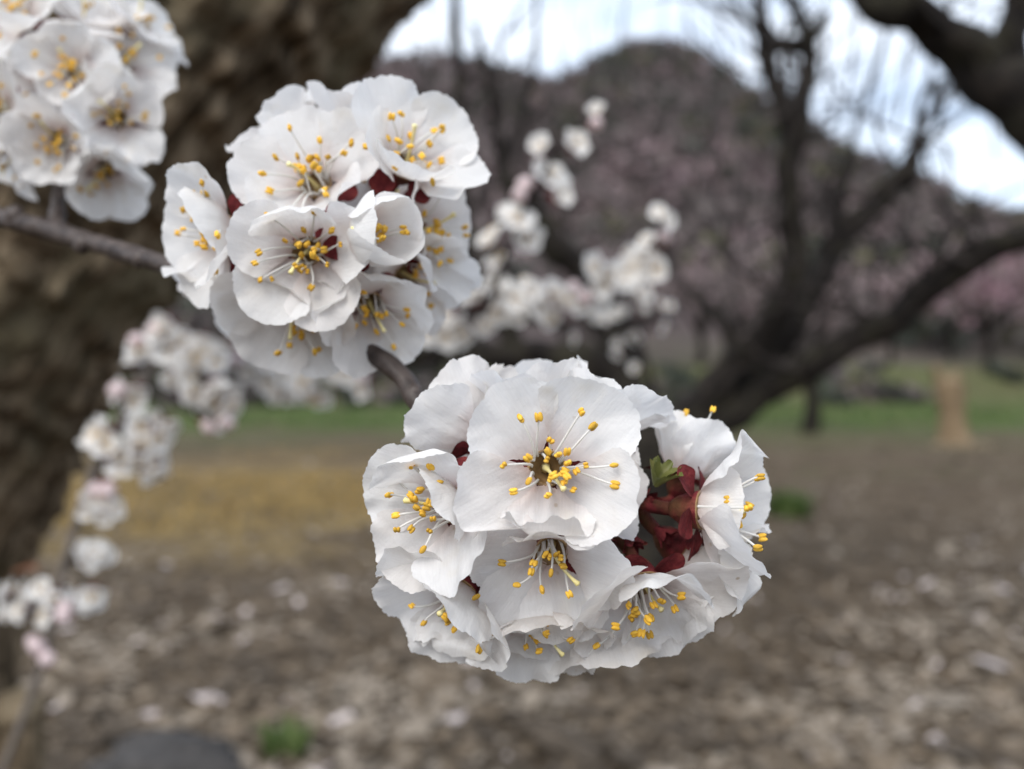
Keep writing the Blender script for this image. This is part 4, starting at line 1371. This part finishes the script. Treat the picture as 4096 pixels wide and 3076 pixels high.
# upper-left cluster
blossom(fb, 75, 70, .252, (-.1, .3, .95), 215, None, seed=311, n=20, nst=22, core=C3)
blossom(fb, 312, 285, .248, (.12, .05, 1), 195, None, seed=322, n=20, nst=24, open_=(36, 4), core=C3)
blossom(fb, 500, 250, .262, (.62, .3, .6), 220, None, seed=333, n=20, nst=12, core=C3)
blossom(fb, 490, 480, .25, (.52, -.1, .82), 195, None, seed=344, n=20, nst=18, open_=(36, 6), core=C3)
blossom(fb, 245, 570, .246, (-.12, -.42, .88), 195, None, seed=355, n=20, nst=22, open_=(44, 24), core=C3)
blossom(fb, 440, 690, .254, (.3, -.66, .66), 200, None, seed=366, n=20, nst=14, open_=(46, 24), core=C3)
blossom(fb, 0, 440, .25, (-.3, -.15, .92), 200, None, seed=377, n=20, nst=22, core=C3)
blossom(fb, 350, 90, .264, (.3, .72, .5), 220, None, seed=388, n=20, nst=8, open_=(44, 20), core=C3)
blossom(fb, 560, 110, .272, (.62, .62, .2), 210, None, seed=399, n=20, nst=8, core=C3)
blossom(fb, 60, 620, .262, (-.5, -.5, .5), 190, None, seed=402, n=20, nst=8, core=C3)

blossom(fb, 170, 300, .266, (-.15, .1, .95), 190, None, seed=411, n=18, nst=8, core=C3)
blossom(fb, 390, 560, .266, (.25, -.2, .9), 190, None, seed=423, n=18, nst=8, core=C3)
blossom(fb, 1330, 1130, .198, (.1, -.4, .9), 240, None, seed=433, n=18, nst=8, core=C2)
blossom(fb, 1560, 850, .204, (.4, .1, .9), 230, None, seed=447, n=18, nst=6, core=C2)

# leafy bud and red bud scales where the twig ends
def leaf_bud(px_, py_, d, axis, size, nleaf, mat, name, seed):
    e = empty(name, at(px_, py_, d) - fb.location, fb)
    e.rotation_mode = 'QUATERNION'
    e.rotation_quaternion = frame(cdir(*axis)).to_quaternion()
    rng = np.random.RandomState(seed)
    for i in range(nleaf):
        V, F, U = petal_geo(10, size * rng.uniform(.75, 1.1), size * .5, rng.uniform(55, 80), rng.uniform(40, 75), .9, .6, seed + i, jag=1.6)
        tip = np.clip((V[:, 2]) / (size * 1.1), 0, 1)
        V[:, 0] *= (1 - .55 * tip ** 2)
        V = rotz(V, i * 137.5, size * .06, 0)
        mesh_obj('leaf' if mat == 'leaf' else 'scale', V, F, M[mat], e, U)
    return e


leaf_bud(2620, 1945, .157, (.25, .8, .35), .0066, 7, 'leaf', 'leaf_bud', 3)
for i, (x, y, d, ax_, s) in enumerate([(2560, 2010, .166, (.5, .2, .5), .005), (2500, 2120, .163, (.3, -.5, .7), .006), (2440, 2150, .162, (-.2, -.4, .8), .005), (2620, 2110, .165, (.6, -.5, .4), .0055),
                                       (2400, 1830, .166, (.2, .4, .8), .004), (1500, 760, .2, (.3, .2, .9), .006), (120, 290, .262, (0, .1, .9), .006), (1950, 1990, .168, (-.4, 0, .8), .005)]):
    leaf_bud(x, y, d, ax_, s, 6, 'sepal', 'bud_scale_cluster', 20 + 7 * i)
